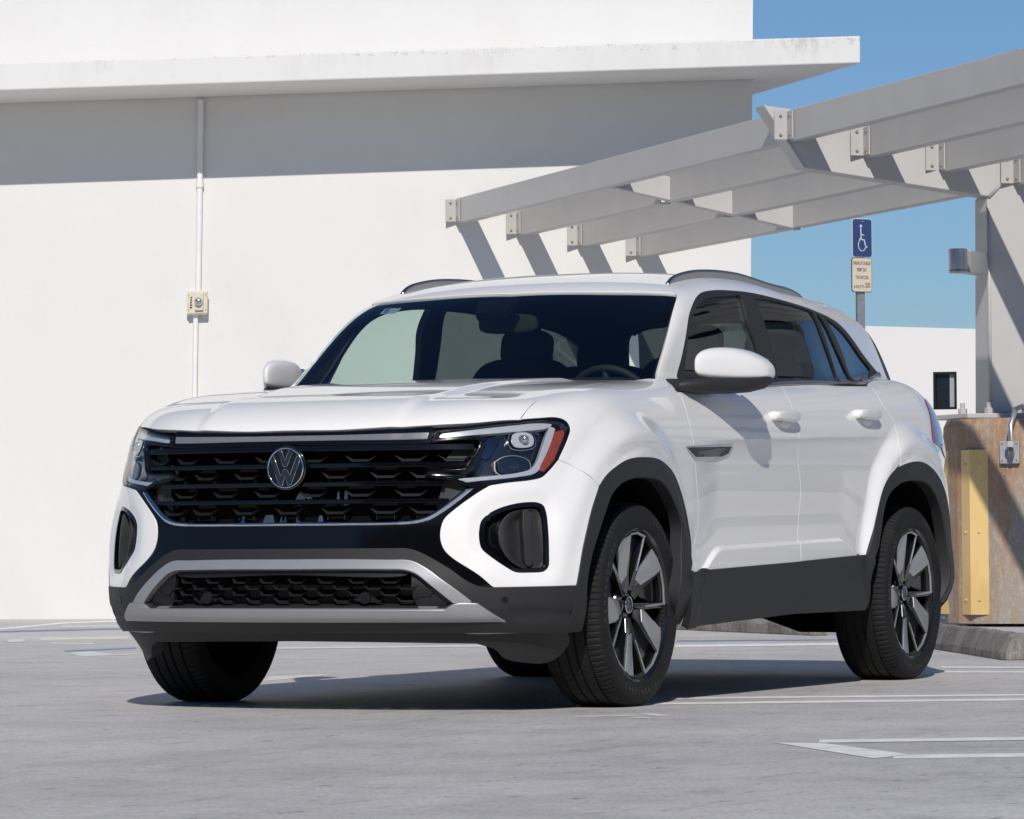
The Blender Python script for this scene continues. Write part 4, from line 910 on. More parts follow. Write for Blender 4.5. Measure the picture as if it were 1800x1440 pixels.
# ---- painted panels
xs_c = np.linspace(1.05, -1.35, 25)
crease = [('S', [(x, 1.0165-.028*x+d) for x in xs_c]) for d in (.006, .0015, -.0015, -.006, -.014, -.026)]
ledge = [('S', [(x, float(ledge_z(x))+d) for x in np.linspace(1.0, -.95, 34)]) for d in (-.012, -.005, -.001, .004, .009, .014, .022)]
flare = [('S', [(1.515-r*math.cos(a)/1.2, .40+r*math.sin(a)) for a in np.linspace(.15, 2.0, 30)]) for r in (.60, .62, .64, .66, .68, .70)]
flareR = [('S', [(-1.465+r*math.cos(a)/1.2, .42+r*math.sin(a)) for a in np.linspace(.15, 2.0, 30)]) for r in (.60, .62, .64, .66, .68, .70)]
hood_half = [T['hoodfront_H'], T['hoodshut_H'][:-1], conv(('T', [(1.045, .735), (1.085, .60), (1.105, .45), (1.135, .22), (1.14, 0)]), 'H', body)]
hood_half[0] = [(0, T['hoodfront_H'][0][1])]+T['hoodfront_H'][1:]
hood = panel('hood', 'H', sym(hood_half), M['paint'], car, step=.0125, thick=.02)
fender, fender2 = panel('front_fender', 'D', [T['hoodshut_D'], [(.9225, .3059), (.7395, .3063)], [(.7395, .3063), (.9378, .2019)], T['seamdoor_D'], T['arch_D'], R_('seamb_D'), R_('hlrear_D')], M['paint'], car, both=True, step=.011, lines=crease+flare)
bump_half = [R_('whitebot_C'), R_('whitein_C'), R_('hlbot_C'), T['seamb_C'], T['archf_C']]
bumper, bumper2 = panel('front_bumper_corner', 'C', bump_half, M['paint'], car, holes=[[T['fog_C']+T['fog_C'][:1]]], both=True, step=.014,
    off=lambda V, P: -.012*np.exp(-(segdist(V, np.array(T['fog_C']))/.030)**2))
beltD = T['winbot_D']
doorF = [beltD[:4], ('S', T['mid_S']), ('S', [(-.1645, .5203), (1.0531, .4915)]), R_('seamdoor_D')]
door1, door1r = panel('front_door', 'D', doorF, M['paint'], car, both=True, step=.0105, lines=crease+ledge+flare)
rarchF = [(-1.2469, -.0510)]
rarch_S = [(-.8505, .3239), (-.826, .4494), (-.9244, .5417), (-.9918, .6893), (-1.0879, .8238), (-1.2073, .9008), (-1.3644, .9368), (-1.5377, .9349), (-1.7011, .8896), (-1.8152, .812), (-1.900, .71), (-1.942, .60), (-1.945, .50), (-1.93, .40), (-1.90, .33)]
doorR = [[beltD[3], beltD[4], (-1.3584, .3157)], T['rseam_D'], ('S', [(-1.2469, .9249), (-1.2073, .9008)]), ('S', rarch_S[2:6][::-1]), ('S', [(-.9216, .5417), (-.1645, .5203)]), ('S', T['mid_S'][::-1])]
door2, door2r = panel('rear_door', 'D', doorR, M['paint'], car, both=True, step=.0105, lines=crease+ledge+flareR)
roofside = [(.395, .645), (.1, .632), (-.6, .617), (-1.2, .60), (-1.7, .575), (-1.93, .56)]
winD = T['winout_D']
bodyside = [T['apil_D'], ('T', roofside), ('S', [(-2.20, 1.20), (-2.23, 1.0), (-2.24, .62)]), ('S', [(-2.24, .62), (-1.942, .60)]), ('S', rarch_S[5:12][::-1]), R_('rseam_D'), winD[::-1], [(.7395, .3063), (.9225, .3059)]]
bodyside[2] = conv(bodyside[2], 'D', body)
side1, side2 = panel('body_side', 'D', bodyside, M['paint'], car, both=True, step=.012, lines=flareR)
side1['label'] = side2['label'] = 'one-piece side frame, windscreen pillar to rear quarter'
wtop = [(0, 1.600), (.3986, 1.597), (.5725, 1.5925), (.678, 1.583)]
P_, _ = surf('W', wtop, green); wtT = PJ['T'].to2(P_)
def symT(half):    # symmetric about y = 0 in the (x, y) projection
    H = [np.array(s, float) for s in half]; return H+[(s*[1, -1])[::-1] for s in H[::-1]]
roof = panel('roof', 'T', symT([wtT, roofside, [(-1.95, .54), (-1.97, .3), (-1.98, 0)]]), M['paint'], car, step=.03, F=green)
cowl = panel('cowl', 'T', symT([[(1.17, 0), (1.12, .45), (1.06, .72), (.93, .775)], [(.78, .74), (.86, .5), (.95, 0)]]), M['plastic'], car, F=lower, step=.03, off=-.022)
# rear closing panels
S2R = lambda pts: conv(('S', pts), 'R', body)
rr_ = S2R([(-2.245, .62), (-2.235, 1.0), (-2.21, 1.18)])
rr_ = np.array([(abs(a)-.004, b) for a, b in rr_])
tail = panel('tailgate', 'R', sym([[(0, .62), (rr_[0][0], .62)], rr_, [(.55, 1.2), (0, 1.2)]]), M['paint'], car, step=.03)
S2R3 = np.array([(abs(a), b) for a, b in S2R([(-1.93, .40), (-1.945, .50), (-1.942, .60), (-2.24, .615)])])
rb_ = panel('rear_bumper', 'R', sym([[(0, .28), (.8, .30), tuple(S2R3[0])], S2R3, [(.5, .615), (0, .615)]]), M['plastic'], car, step=.03)
rg_ = panel('rear_window', 'T', symT([[(-1.985, 0), (-1.955, .535)], [(-1.955, .54), (-2.20, .635)], [(-2.22, .60), (-2.28, 0)]]), M['privacy2'], car, step=.03, off=-.006, thick=.004)

# ---- windscreen, side glass and black window trim
ws_half = [wtop, T['ws_W'][3:], [(.80, 1.205), (0, 1.205)]]
ws = panel('windscreen', 'W', sym(ws_half), M['ws'], car, F=green, step=.03, off=-.004, thick=.005, gap=.004)
trim_out = [winD, ('S', [(-1.3814, 1.2837), (-.8352, 1.2613), (-.2909, 1.2391), (.2503, 1.209), (.7237, 1.1819), (.9378, 1.1767)])]
trim_out = [winD, np.array(beltD[::-1])]
gl = [[T[k]+T[k][:1]] for k in ('gl1_D', 'gl2_D', 'gl3_D', 'gl4_D')]
tr1, tr2 = panel('window_frame', 'D', trim_out, M['plastic'], car, holes=gl, both=True, off=-.002, step=.016, gap=.001, thick=.03)
for k, (key, mm) in enumerate((('gl1_D', 'tint'), ('gl2_D', 'privacy'), ('gl3_D', 'privacy2'), ('gl4_D', 'privacy2'))):
    panel('side_window', 'D', shrink(outline([T[key]+T[key][:1]], 'D', body, .012), -.004), M[mm], car, both=True, off=-.010, step=.03, thick=.003, gap=0)
bs_ = [(.14, None)]+[tuple(p) for p in T['winbot_D'][2:]]; w_ = np.array(T['winbot_D'][2:]); v0_ = np.interp(.14, w_[::-1, 0], w_[::-1, 1])
lo_s = [(.14, v0_)]+[(a, b) for a, b in w_ if a < .12]; e0_, e1_ = np.array(lo_s[-1]), np.array(winD[-3])
panel('chrome_strip', 'D', [[(a, b+.002) for a, b in lo_s], [(a, b+.017) for a, b in lo_s[::-1]]], M['rail'], car, both=True, off=.007, step=.010, gap=0, thick=.012)
panel('chrome_strip', 'D', [[tuple(e0_+[0, .002]), tuple(e1_+[0, -.012])], [tuple(e1_+[.004, .006]), tuple(e0_+[.004, .018])]], M['rail'], car, both=True, off=.007, step=.010, gap=0, thick=.012)
# dark lining behind the paint so that the cabin reads dark through the glass
lin = [np.array(s, float) for s in (T['apil_D'],)]
for nm_, segs_ in (('pillar_lining', [T['apil_D'], ('T', [(x, y+.005) for x, y in roofside]), ('T', [(-1.95, .6), (-2.0, .75)]), ('S', [(-2.05, 1.28), (-1.5, 1.27)]), winD[::-1], [(.7395, .3063), (.9225, .3059)]]),):
    try: panel(nm_, 'D', segs_, M['interior'], car, both=True, off=-.022, step=.035, thick=.002)
    except Exception as e: print('lining', e)
panel('headliner', 'T', symT([wtT-[.03, 0], roofside, [(-1.93, .54), (-1.95, 0)]]), M['interior'], car, F=green, off=-.035, step=.06, thick=.004)

# ---- nose: gloss black surround, light bar, chrome U strip
gs = panel('grille_surround', 'C', sym([[(0, T['blackbot_C'][0][1])]+T['blackbot_C'], R_('whitein_C'), T['hlbot2_C'], R_('stripout_C')]), M['gloss'], car, step=.016, off=-.003, thick=.05)
us_ = outline(sym([[(0, T['stripout_C'][0][1])]+T['stripout_C'], R_('stripin_C')]), 'C', body, .005)
panel('chrome_u_strip', 'C', us_, M['chrome'], gs, step=.0045, off=lambda V, P: -.004+.010*np.sqrt(np.clip(segdist(V, us_)/.0075, 0, 1)), thick=.045, gap=.0006, bev=.001)
lb = panel('light_bar', 'C', sym([[(0, .9615)]+T['barbot_C'], [T['barbot_C'][-1], (.5347, 1.0085)], [(.5347, 1.0085), (.53, 1.0215), (.4308, 1.0165), (.2, 1.009), (0, 1.0085)]]), M['gloss'], car, step=.012, off=-.006, thick=.05)
panel('light_strip', 'C', sym([[(0, .9785), (.2, .9785), (.377, .9775), (.508, .979)], [(.508, .979), (.513, .999)], [(.513, .999), (.3763, .9955), (.2, .993), (0, .993)]]), M['band'], lb, step=.010, off=-.003, thick=.006, gap=0, bev=.003)

# ---- upper grille: dark well, four gloss bars, rows of gull-wing blades
hlin = T['hlin_C']
well = [[(0, .675)]+[(u+.004, v-.006) for u, v in T['stripin_C']], [(.66, .80), (.70, .86), (.705, .985)], [(.705, .99), (0, .99)]]
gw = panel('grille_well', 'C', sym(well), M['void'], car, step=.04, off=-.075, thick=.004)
def ribbon(u0_, u1_, v0_, v1_, off_, dep, name, m_, parent, n=60, both_=True):
    """slat following the nose from u0 to u1"""
    us = np.linspace(u0_, u1_, n); mb = MB()
    lo_, nn = surf('C', [(u, v0_) for u in us], off=0); hi_, nn2 = surf('C', [(u, v1_) for u in us], off=0); vs = []
    for i in range(n):
        a = nn[i].copy(); a[2] = 0; a /= np.linalg.norm(a)
        vs += [lo_[i]+a*(off_-dep), lo_[i]+a*off_, hi_[i]+a*off_, hi_[i]+a*(off_-dep)]
    fs = [(i*4+j, i*4+(j+1) % 4, (i+1)*4+(j+1) % 4, (i+1)*4+j) for i in range(n-1) for j in range(4)]+[(0, 1, 2, 3), tuple((n-1)*4+j for j in (3, 2, 1, 0))]
    return mb.add(vs, fs).build(name, m_, parent, bevel=.003, smooth=35)
grille = panel('grille_frame', 'C', [[(.56, .712), (.62, .765), (.642, .805)], [(.60, .84), (.53, .865)], [(.64, .878), (.655, .90), (.68, .955)], [(.60, .955), (.56, .90)], [(.55, .80), (.53, .74)]], M['plastic'], car, both=True, off=-.045, step=.02, thick=.03)[0]
for v0_, v1_, um in ((.9365, .9595, .668), (.877, .8935, .640), (.8095, .8265, .565), (.7485, .7645, .578)):
    ribbon(-um, um, v0_, v1_, -.010, .035, 'grille_bar', M['gloss'], grille, 90)
def gull(uc, vt, w, h, th, off_, dep, parent, m_, legs=True, name='grille_blade', lim=None):
    """tray-shaped blade: two raised wings and a flat middle"""
    ks = [(-w/2, 0), (-w*.26, -h), (w*.26, -h), (w/2, 0)]; wd = [th*.25, th, th, th*.25]
    top = [(uc+a, vt+b) for a, b in ks]; bot = [(uc+a*(.97 if abs(a) > w*.3 else 1), vt+b-t_) for (a, b), t_ in zip(ks, wd)]
    pts = []
    for (a, b) in zip(ks[:-1], ks[1:]): pass
    P0, n0 = surf('C', top); P1, _ = surf('C', bot); nh = n0.copy(); nh[:, 2] = 0; nh /= np.linalg.norm(nh, axis=1, keepdims=True)
    mb = MB(); k = len(ks); vs = []
    for i in range(k):
        o_ = off_-(.006 if i in (0, k-1) else 0)
        vs += [P0[i]+nh[i]*(o_-dep*.3), P0[i]+nh[i]*(o_-dep*.5)+np.array([0, 0, .0]), P1[i]+nh[i]*o_, P1[i]+nh[i]*(o_-dep)]
    vs = []
    for i in range(k):
        o_ = off_-(.004 if i in (0, k-1) else 0)
        vs += [P0[i]+nh[i]*(o_-dep), P0[i]+nh[i]*(o_-.006), P1[i]+nh[i]*o_, P1[i]+nh[i]*(o_-dep)]
    fs = [(i*4+j, i*4+(j+1) % 4, (i+1)*4+(j+1) % 4, (i+1)*4+j) for i in range(k-1) for j in range(4)]+[(0, 1, 2, 3), tuple((k-1)*4+j for j in (3, 2, 1, 0))]
    mb.add(vs, fs)
    if legs:
        for s in (-1, 1):
            q, nn = surf('C', [(uc+s*w*.27-.001, vt-h-th), (uc+s*w*.27+.001, vt-h-th), (uc+s*w*.27+.001, vt-h-th-.016), (uc+s*w*.27-.001, vt-h-th-.016)], off=off_-.012)
            nh2 = nn*dep; mb.hexa(list(q), list(q-nh2))
    return mb.build(name, m_, parent, bevel=.0015)
rows = [(.921, (.09, .27, .45, .60), .118), (.862, (0, .18, .36, .50), .115), (.797, (.09, .27, .45), .118), (.735, (0, .18, .36, .50), .115)]
for vt, us, w in rows:
    for u in us:
        for s in ((-1, 1) if u else (1,)):
            if abs(u) < .01 and vt > .84: continue
            gull(s*u, vt, w, .014, .0095, -.018, .022, grille, M['plastic2'])
# bright condenser fins that show low between the blades
for (u, v, w, h) in ((-.10, .705, .05, .028), (-.21, .703, .02, .024), (-.04, .703, .03, .02), (.04, .78, .07, .02), (.175, .775, .012, .04), (.205, .775, .016, .05), (.02, .70, .02, .02), (.11, .705, .02, .022)):
    q, nn = surf('C', [(u-w/2, v-h/2), (u+w/2, v-h/2), (u+w*.32, v+h/2), (u-w*.32, v+h/2)], off=-.058)
    MB().hexa(list(q), list(q-nn*.008)).build('condenser_fin', M['disc'], grille)

# ---- emblem
Pm, nm = surf('C', [(.0, .878)]); Pm = Pm[0]; ea = np.array([1., 0, .02]); ea /= np.linalg.norm(ea); eu = np.array([0, 1., 0]); ez = np.cross(ea, eu)
Pm = Pm+ea*.004; RE = .0775
emb = MB().lathe([(0, -.02), (RE*.98, -.02), (RE*1.0, 0), (RE*.93, .009), (RE*.86, .009), (0, .009)], Pm, ea, 64).build('emblem', M['gloss'], car, smooth=40)
MB().lathe([(RE*.955, .003), (RE*.945, .0085), (RE*.915, .0115), (RE*.885, .0100), (RE*.88, .008)], Pm, ea, 72).build('emblem_ring', M['chrome'], emb, smooth=True)
MB().lathe([(RE*1.0, -.004), (RE*1.04, .000), (RE*1.0, .0045), (RE*.96, .003)], Pm, ea, 72).build('emblem_rim', M['darkchrome'], emb, smooth=True)
def estroke(pts, parent, c0=Pm, e1=eu, e2=ez, e3=ea, R=RE*.88, h=.0105, w=.0014, close=True, name='emblem_letter', m_=None):
    q = [c0+e1*x*R+e2*y*R+e3*h for x, y in pts]
    if close: q = q+[q[0], q[1]]
    return MB().tube(q, w, 6).build(name, m_ or M['chrome'], parent, smooth=True)
VV = [(-.42, .84), (-.10, .06), (.10, .06), (.42, .84), (.22, .92), (0, .38), (-.22, .92)]
WWp = [(-.86, .40), (-.37, -.86), (-.17, -.94), (0, -.40), (.17, -.94), (.37, -.86), (.86, .40), (.70, .66), (.27, -.40), (.09, -.07), (-.09, -.07), (-.27, -.40), (-.70, .66)]
for pp_ in (VV, WWp):
    estroke(pp_, emb)
    q = [Pm+eu*x*RE*.88+ez*y*RE*.88+ea*.0092 for x, y in pp_]
    cdt = delaunay_2d_cdt([Vector(p_) for p_ in pp_], [(i, (i+1) % len(pp_)) for i in range(len(pp_))], [], 1, 1e-6)
    MB().add([Pm+eu*v[0]*RE*.88+ez*v[1]*RE*.88+ea*.0096 for v in cdt[0]], [tuple(f) for f in cdt[2]]).build('emblem_face', M['rimblack'], emb)

# ---- headlights
hl_out = [T['hltop_C'], T['hlrear_C'], T['hlbot_C'], T['hlbot2_C'], T['hlin_C'], [(.5209, .9622), (.5347, 1.0085)]]
ho = outline(hl_out, 'C', body, .008)
def recess(depth, edge=.03):
    P0 = shrink(ho, .003)
    return lambda V, P: -.004-depth*sst(segdist(V, P0), 0, edge)
house, house2 = panel('headlight', 'C', ho, M['lampblack'], car, both=True, step=.010, off=recess(.045, .035), thick=.05, gap=.003)
def hlpart(nm, key, m_, off_, thick_, step_=.008, bev_=.002, pts=None):
    a, b = panel(nm, 'C', [(pts or T[key])+(pts or T[key])[:1]], m_, house, both=True, step=step_, off=off_, thick=thick_, gap=0, bev=bev_, ds=.005)
    b.parent = house2; return a
hlpart('daytime_strip', 'drltop_C', M['drl'], -.012, .02)
hlpart('daytime_hook', 'drlside_C', M['drl'], -.012, .02)
hlpart('amber_marker', 'amber_C', M['amber'], -.010, .02)
def grow(key, g): P = np.array(T[key]); c_ = P.mean(0); return [tuple(c_+(p-c_)*g) for p in P]
hlpart('projector_bezel', None, M['chrome'], -.026, .02, pts=grow('hlproj_C', 1.28))
hlpart('projector_bezel', None, M['silver'], -.026, .02, pts=grow('hlproj2_C', 1.22))
hlpart('bezel_gap', None, M['void'], -.022, .012, pts=grow('hlproj_C', 1.18))
hlpart('bezel_gap', None, M['void'], -.022, .012, pts=grow('hlproj2_C', 1.12))
hlpart('projector_lens', 'hlproj_C', M['drl'], -.018, .02)
hlpart('projector_lens', 'hlproj2_C', M['lampblack'], -.018, .02)
hlpart('inner_reflector', 'hlglow_C', M['darkchrome'], -.034, .01)
for uc, vc in ((.80, .882), (.845, .978)):
    (q,), (nn,) = surf('C', [(uc, vc)], off=-.018)
    for s, hp in ((1, house), (-1, house2)): MB().sq((q[0], q[1]*s, q[2]), (.016, .020, .017), 2.6, nu=20, nv=12).build('lens_bulb', M['lens' if vc < .9 else 'reflector'], hp, smooth=True)
cov = panel('lens_cover', 'C', ho, M['lens'], house, both=True, step=.014, off=.0, thick=.003, gap=.004)
cov[1].parent = house2
hro = panel('headlight_rim', 'C', ho, M['gloss'], house, holes=[shrink(ho, .009)], both=True, step=.006, off=.001, thick=.02, gap=.0035, bev=.001); hro[1].parent = house2

# ---- corner intakes
fg = outline([T['fog_C']+T['fog_C'][:1]], 'C', body, .008)
fs1, fs2 = panel('intake_surround', 'C', fg, M['gloss'], car, both=True, step=.010, off=lambda V, P: -.012-.034*sst(segdist(V, fg), .004, .035)-.02*sst(V[:, 0], .70, .86), thick=.04, gap=.0)
panel('intake_rim', 'C', fg, M['gloss'], car, holes=[shrink(fg, .012)], both=True, step=.006, off=-.011, thick=.03, gap=.001, bev=.003)
fd = outline([T['fogd_C']+T['fogd_C'][:1]], 'C', body, .008)
a_, b_ = panel('intake_dish', 'C', fd, M['plastic'], fs1, both=True, step=.010, off=lambda V, P: -.026-.028*sst(V[:, 0], .745, .815)*sst(segdist(V, fd), .0, .03), thick=.03, gap=0, bev=.004); b_.parent = fs2
a_, b_ = panel('intake_fin', 'C', [T['fogfin_C']+T['fogfin_C'][:1]], M['plastic'], fs1, both=True, step=.008, off=-.018, thick=.04, gap=0, bev=.004, ds=.006); b_.parent = fs2
a_, b_ = panel('intake_lip', 'C', [T['foglip_C']+T['foglip_C'][:1]], M['plastic'], fs1, both=True, step=.008, off=-.034, thick=.03, gap=0, bev=.005, ds=.006); b_.parent = fs2

# ---- lower bumper: dark cladding, silver frame, honeycomb, skid plate
up_ = [[(0, T['blackbot_C'][0][1])]+T['blackbot_C'], T['whitebot_C'], T['archlow_C']]
lowend = [(T['archlow_C'][-1][0], .2839), (.90, .2855), (.7975, .2880), (.6187, .2890), (0, .2895)]
open_half = [[(0, .5165)]+T['opening_C'], R_('openbot_C')+[(0, .3793)]]
lowop = outline(sym(open_half), 'C', body, .010)
lowb = panel('lower_bumper', 'C', sym([[tuple(p) for p in up_[0]], up_[1], up_[2], lowend]), M['plastic'], car, holes=[lowop], step=.016, thick=.05,
    off=lambda V, P: .006-.012*np.exp(-((V[:, 1]-.352)/.02)**2)*sst(np.abs(V[:, 0]), .72, .8))
sf = panel('silver_frame', 'C', sym([[(0, .5463)]+T['silvout_C'], [(.6446, .3984), (.5904, .3978)], R_('opening_C')+[(0, .517)]]), M['silver'], car, step=.010, off=.013, thick=.045, gap=.0, bev=.004)
sk = T['skid_C']
skp = panel('skid_plate', 'C', sym([[(0, .3748)]+sk[:3], sk[2:5], sk[4:7], sk[6:9], sk[8:]+[(0, .3294)]]), M['silver'], car, step=.010, thick=.04, bev=.004, gap=.0,
    off=lambda V, P: .018-.016*sst(-V[:, 1], -.353, -.318))
val = panel('valance', 'C', sym([[(0, .2895), (.6187, .2890), (.8, .2880), (1.0045, .2839)], R_('valance_C')[:-2], [T['valance_C'][2], T['valance_C'][1], (0, .2503)]]), M['plastic'], car, step=.02, off=-.010, thick=.05)
slot = panel('valance_slot', 'C', sym([[(0, .3290), (.3697, .3290), (.536, .3270), (.57, .3165), (.6187, .2912)], [(.6187, .2900), (0, .2900)]]), M['plastic2'], car, step=.02, off=.002, thick=.03)
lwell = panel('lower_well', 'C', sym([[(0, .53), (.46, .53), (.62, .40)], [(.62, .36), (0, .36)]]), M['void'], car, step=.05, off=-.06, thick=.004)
lg = panel('lower_grille', 'C', sym([[(.445, .500), (.4716, .4998), (.5177, .4615), (.5817, .4055), (.5904, .3978)], [(.5893, .3948), (.5644, .3800), (.50, .3800)], [(.50, .3800), (.47, .43), (.445, .500)]])[0:0] or sym([[(0, .5165), (.44, .5135)], [(.44, .5135), (.44, .500), (0, .500)]]), M['plastic2'], car, step=.02, off=-.012, thick=.02, gap=0)
a_ = panel('grille_cheek', 'C', [[(.455, .508), (.4716, .4998), (.5177, .4615), (.5817, .4055), (.5890, .3950), (.566, .3800)], [(.566, .3800), (.475, .3800), (.455, .45), (.455, .508)]], M['plastic2'], lg, both=True, step=.012, off=-.016, thick=.02, gap=0)
lo_poly = shrink(lowop, .006)
for r in range(6):
    vt = .5055-.0222*r
    for k in range(-6, 7):
        u = .110*k+(.055 if r % 2 else 0)
        if inside(np.array([[u, vt-.008]]), lo_poly)[0] and abs(u) < .57 and segdist(np.array([[u, vt-.006]]), lo_poly)[0] > .012:
            gull(u, vt, .074, .0125, .0060, -.004 if abs(u) < .44 else -.008, .020, lg, M['plastic2'], legs=False, name='honeycomb_piece')
for s in (-1, 1):
    (q,), (nn,) = surf('C', [(.2998*s, .4121)], off=-.002)
    sn = MB().lathe([(0, 0), (.014, 0), (.014, -.016), (0, -.016)][::-1], q+nn*.004, nn, 24).build('parking_sensor', M['gloss'], lg, smooth=40)
    MB().lathe([(.013, .003), (.019, .003), (.022, -.004), (.022, -.014)], q, nn, 24).build('sensor_collar', M['plastic2'], lg, smooth=40)
    q4, n4 = surf('C', [(.2998*s-.040, .404), (.2998*s, .392), (.2998*s+.040, .404), (.2998*s, .4345)], off=-.012); MB().prism(list(q4), -n4[0]*.01).build('sensor_plate', M['plastic2'], lg)
    (q,), (nn,) = surf('C', [(.7508*s, .404)], off=.0065); MB().lathe([(0, .002), (.0095, .002), (.0115, .0), (.0115, -.004)], q, nn, 20).build('corner_sensor', M['gloss'], car, smooth=40)

# ---- wheel arch and sill cladding
af = [('S', T['archf_S'][::-1][:-1]), ('S', T['arch_S'][::-1])]
archF = [np.array([(2.02, .2839), (2.038, .3229), (2.0466, .3748), (2.0459, .4517)]), T['archf_S'][::-1], R_('arch_S'), [(1.1221, .4922), (1.098, .38), (1.0756, .2944)], T['archin_S'], [(1.9521, .2886), (2.02, .2839)]]
panel('wheel_arch_trim', 'S', archF, M['plastic'], car, both=True, step=.014, off=.004, thick=.05, bev=.006)
rin = [(-.939, .3229), (-.9175, .4313), (-.9503, .5225), (-1.0148, .6307), (-1.0635, .7229), (-1.1329, .7988), (-1.2293, .846), (-1.4042, .8647), (-1.5566, .8535), (-1.6597, .8126), (-1.745, .74), (-1.815, .63), (-1.845, .52), (-1.84, .42), (-1.81, .33)]
panel('wheel_arch_trim', 'S', [rarch_S, rin[::-1]], M['plastic'], car, both=True, step=.014, off=.004, thick=.05, bev=.006)
sillF = [T['claddoor'][:3], T['cladmid'][0:], [T['cladbot'][1], T['cladbot'][0]], [(1.098, .38), (1.1221, .4922)]]
sillF[1] = T['cladmid'][:2]+[(-.0352, .3240)]; sillF[2] = [(-.0352, .3240), (1.0756, .2944)]
def cz_(V, P):
    d = (.452-.03*V[:, 0])-V[:, 1]      # below the crease the cladding leans out and catches the light
    return np.where(d < 0, .003+.009*np.clip(-d/.04, 0, 1), .003+.038*np.clip(d/.12, 0, 1))
panel('sill_cladding', 'S', sillF, M['plastic'], car, both=True, step=.014, off=cz_, thick=.03, bev=.003)
panel('sill_cladding', 'S', [[(-.1645, .5203), (-.9216, .5417)], [(-.9244, .5417), (-.826, .4494), (-.8505, .3239)], [(-.8505, .3239), (-.0352, .3240)], [(-.0352, .3240), (-.1633, .4475), (-.1645, .5203)]], M['plastic'], car, both=True, step=.014, off=cz_, thick=.03, bev=.003)

# ---- fender badge
bdg = T['badge_S']; sharp = lambda P: [[tuple(P[i]), tuple(P[(i+1) % len(P)])] for i in range(len(P))]
panel('fender_vent', 'S', sharp(bdg), M['chrome'], car, both=True, step=.01, off=.004, thick=.012, gap=0, ds=.02)
bg_ = np.array(T['badge_S']); bc = bg_.mean(0)
for nm_, k, m_, o_ in (('vent_inset', (.93, .72), M['gloss'], .0055), ):
    panel(nm_, 'S', sharp([bc+(p-bc)*np.array([.95, .70]) for p in bg_]), m_, car, both=True, step=.01, off=o_, thick=.01, gap=0, ds=.02)
panel('vent_fin', 'S', [[(.93, .949), (.62, .965), (.628, .957), (.915, .943), (.93, .949)]], M['darkchrome'], car, both=True, step=.01, off=.008, thick=.01, gap=0, ds=.02)
panel('vent_fin', 'S', [[(.86, .938), (.66, .946), (.668, .940), (.85, .934), (.86, .938)]], M['darkchrome'], car, both=True, step=.01, off=.008, thick=.01, gap=0, ds=.02)

# ---- tail lamp
tl = [(-1.905, 1.215), (-2.00, 1.195), (-2.10, 1.125), (-2.17, 1.04), (-2.19, 1.0)]
tlo = [(-2.235, 1.222), (-1.93, 1.222), (-1.87, 1.16), (-1.82, 1.10), (-1.79, 1.045), (-1.83, 1.03), (-2.235, 1.03), (-2.235, 1.222)]
panel('tail_lamp', 'S', [tlo], M['red'], car, both=True, step=.012, off=.004, thick=.02, gap=0, ds=.02)
panel('tail_lamp_trim', 'S', [[(-1.92, 1.028), (-2.0, .985), (-2.235, .985), (-2.235, 1.028), (-1.92, 1.028)]], M['darkchrome'], car, both=True, step=.012, off=.005, thick=.02, gap=0, ds=.02)

# ---- roof rails
def roofz(x, y): P, n = surf('T', [(x, y)], green); return P[0]
path = [(.335, .592, -.006), (.305, .591, .008), (.265, .590, .017), (.20, .588, .022), (0, .585, .025), (-.4, .582, .024), (-.8, .578, .021), (-1.05, .574, .017), (-1.16, .571, .004), (-1.20, .570, -.008)]
rb0 = [roofz(x, y) for x, y, h in path]
pts = np.array([b+np.array([0, 0, h]) for b, (x, y, h) in zip(rb0, path)]); pts = catmull(pts, .03); bas = catmull(np.array(rb0), .03)
for s in (1, -1):
    rl = MB().tube([p*[1, s, 1] for p in pts], .0095, 14, flat=.9).build('roof_rail', M['rail'], car, smooth=True)
    fin = MB(); k_ = min(len(pts), len(bas)); vs = []
    for p in pts:
        b = rb0[0].copy(); xs_ = [q[0] for q in rb0][::-1]; zb_ = np.interp(p[0], xs_, [q[2] for q in rb0][::-1])
        vs += [(p[0], (p[1]-.008)*s, p[2]), (p[0], (p[1]-.009)*s, min(zb_-.004, p[2])), (p[0], (p[1]+.009)*s, min(zb_-.004, p[2])), (p[0], (p[1]+.008)*s, p[2])]
    n_k = len(pts); fin.add(vs, [(i*4+j, i*4+(j+1) % 4, (i+1)*4+(j+1) % 4, (i+1)*4+j) for i in range(n_k-1) for j in range(4)])
    fin.build('rail_web', M['silver'], rl, smooth=40)

# ---- door handles
for x, zc, dr in ((-.01, 1.103, (door1, door1r)), (-.985, 1.135, (door2, door2r))):
    (q,), (nn,) = surf('S', [(x, zc)])
    for s, d_ in zip((1, -1), dr):
        Mx = Matrix(((1, 0, 0), (0, s*nn[1], -s*nn[2]*0), (0, 0, 1)))
        h_ = MB().sq((q[0]-.005, (q[1]+.028)*s, q[2]+.004), (.128, .017, .024), 3.0, nu=36, nv=14).build('door_handle', M['paint'], d_, smooth=True)
        MB().sq((q[0]+.105, (q[1]+.012)*s, q[2]+.002), (.020, .022, .020), 2.6).build('handle_mount', M['paint'], d_, smooth=True)
        MB().sq((q[0]-.085, (q[1]+.012)*s, q[2]-.001), (.026, .024, .022), 2.6).build('handle_mount', M['paint'], d_, smooth=True)
        MB().sq((q[0]-.01, (q[1]+.000)*s, q[2]-.030), (.055, .017, .020), 2.3).build('handle_cup', M['paint'], d_, smooth=True)

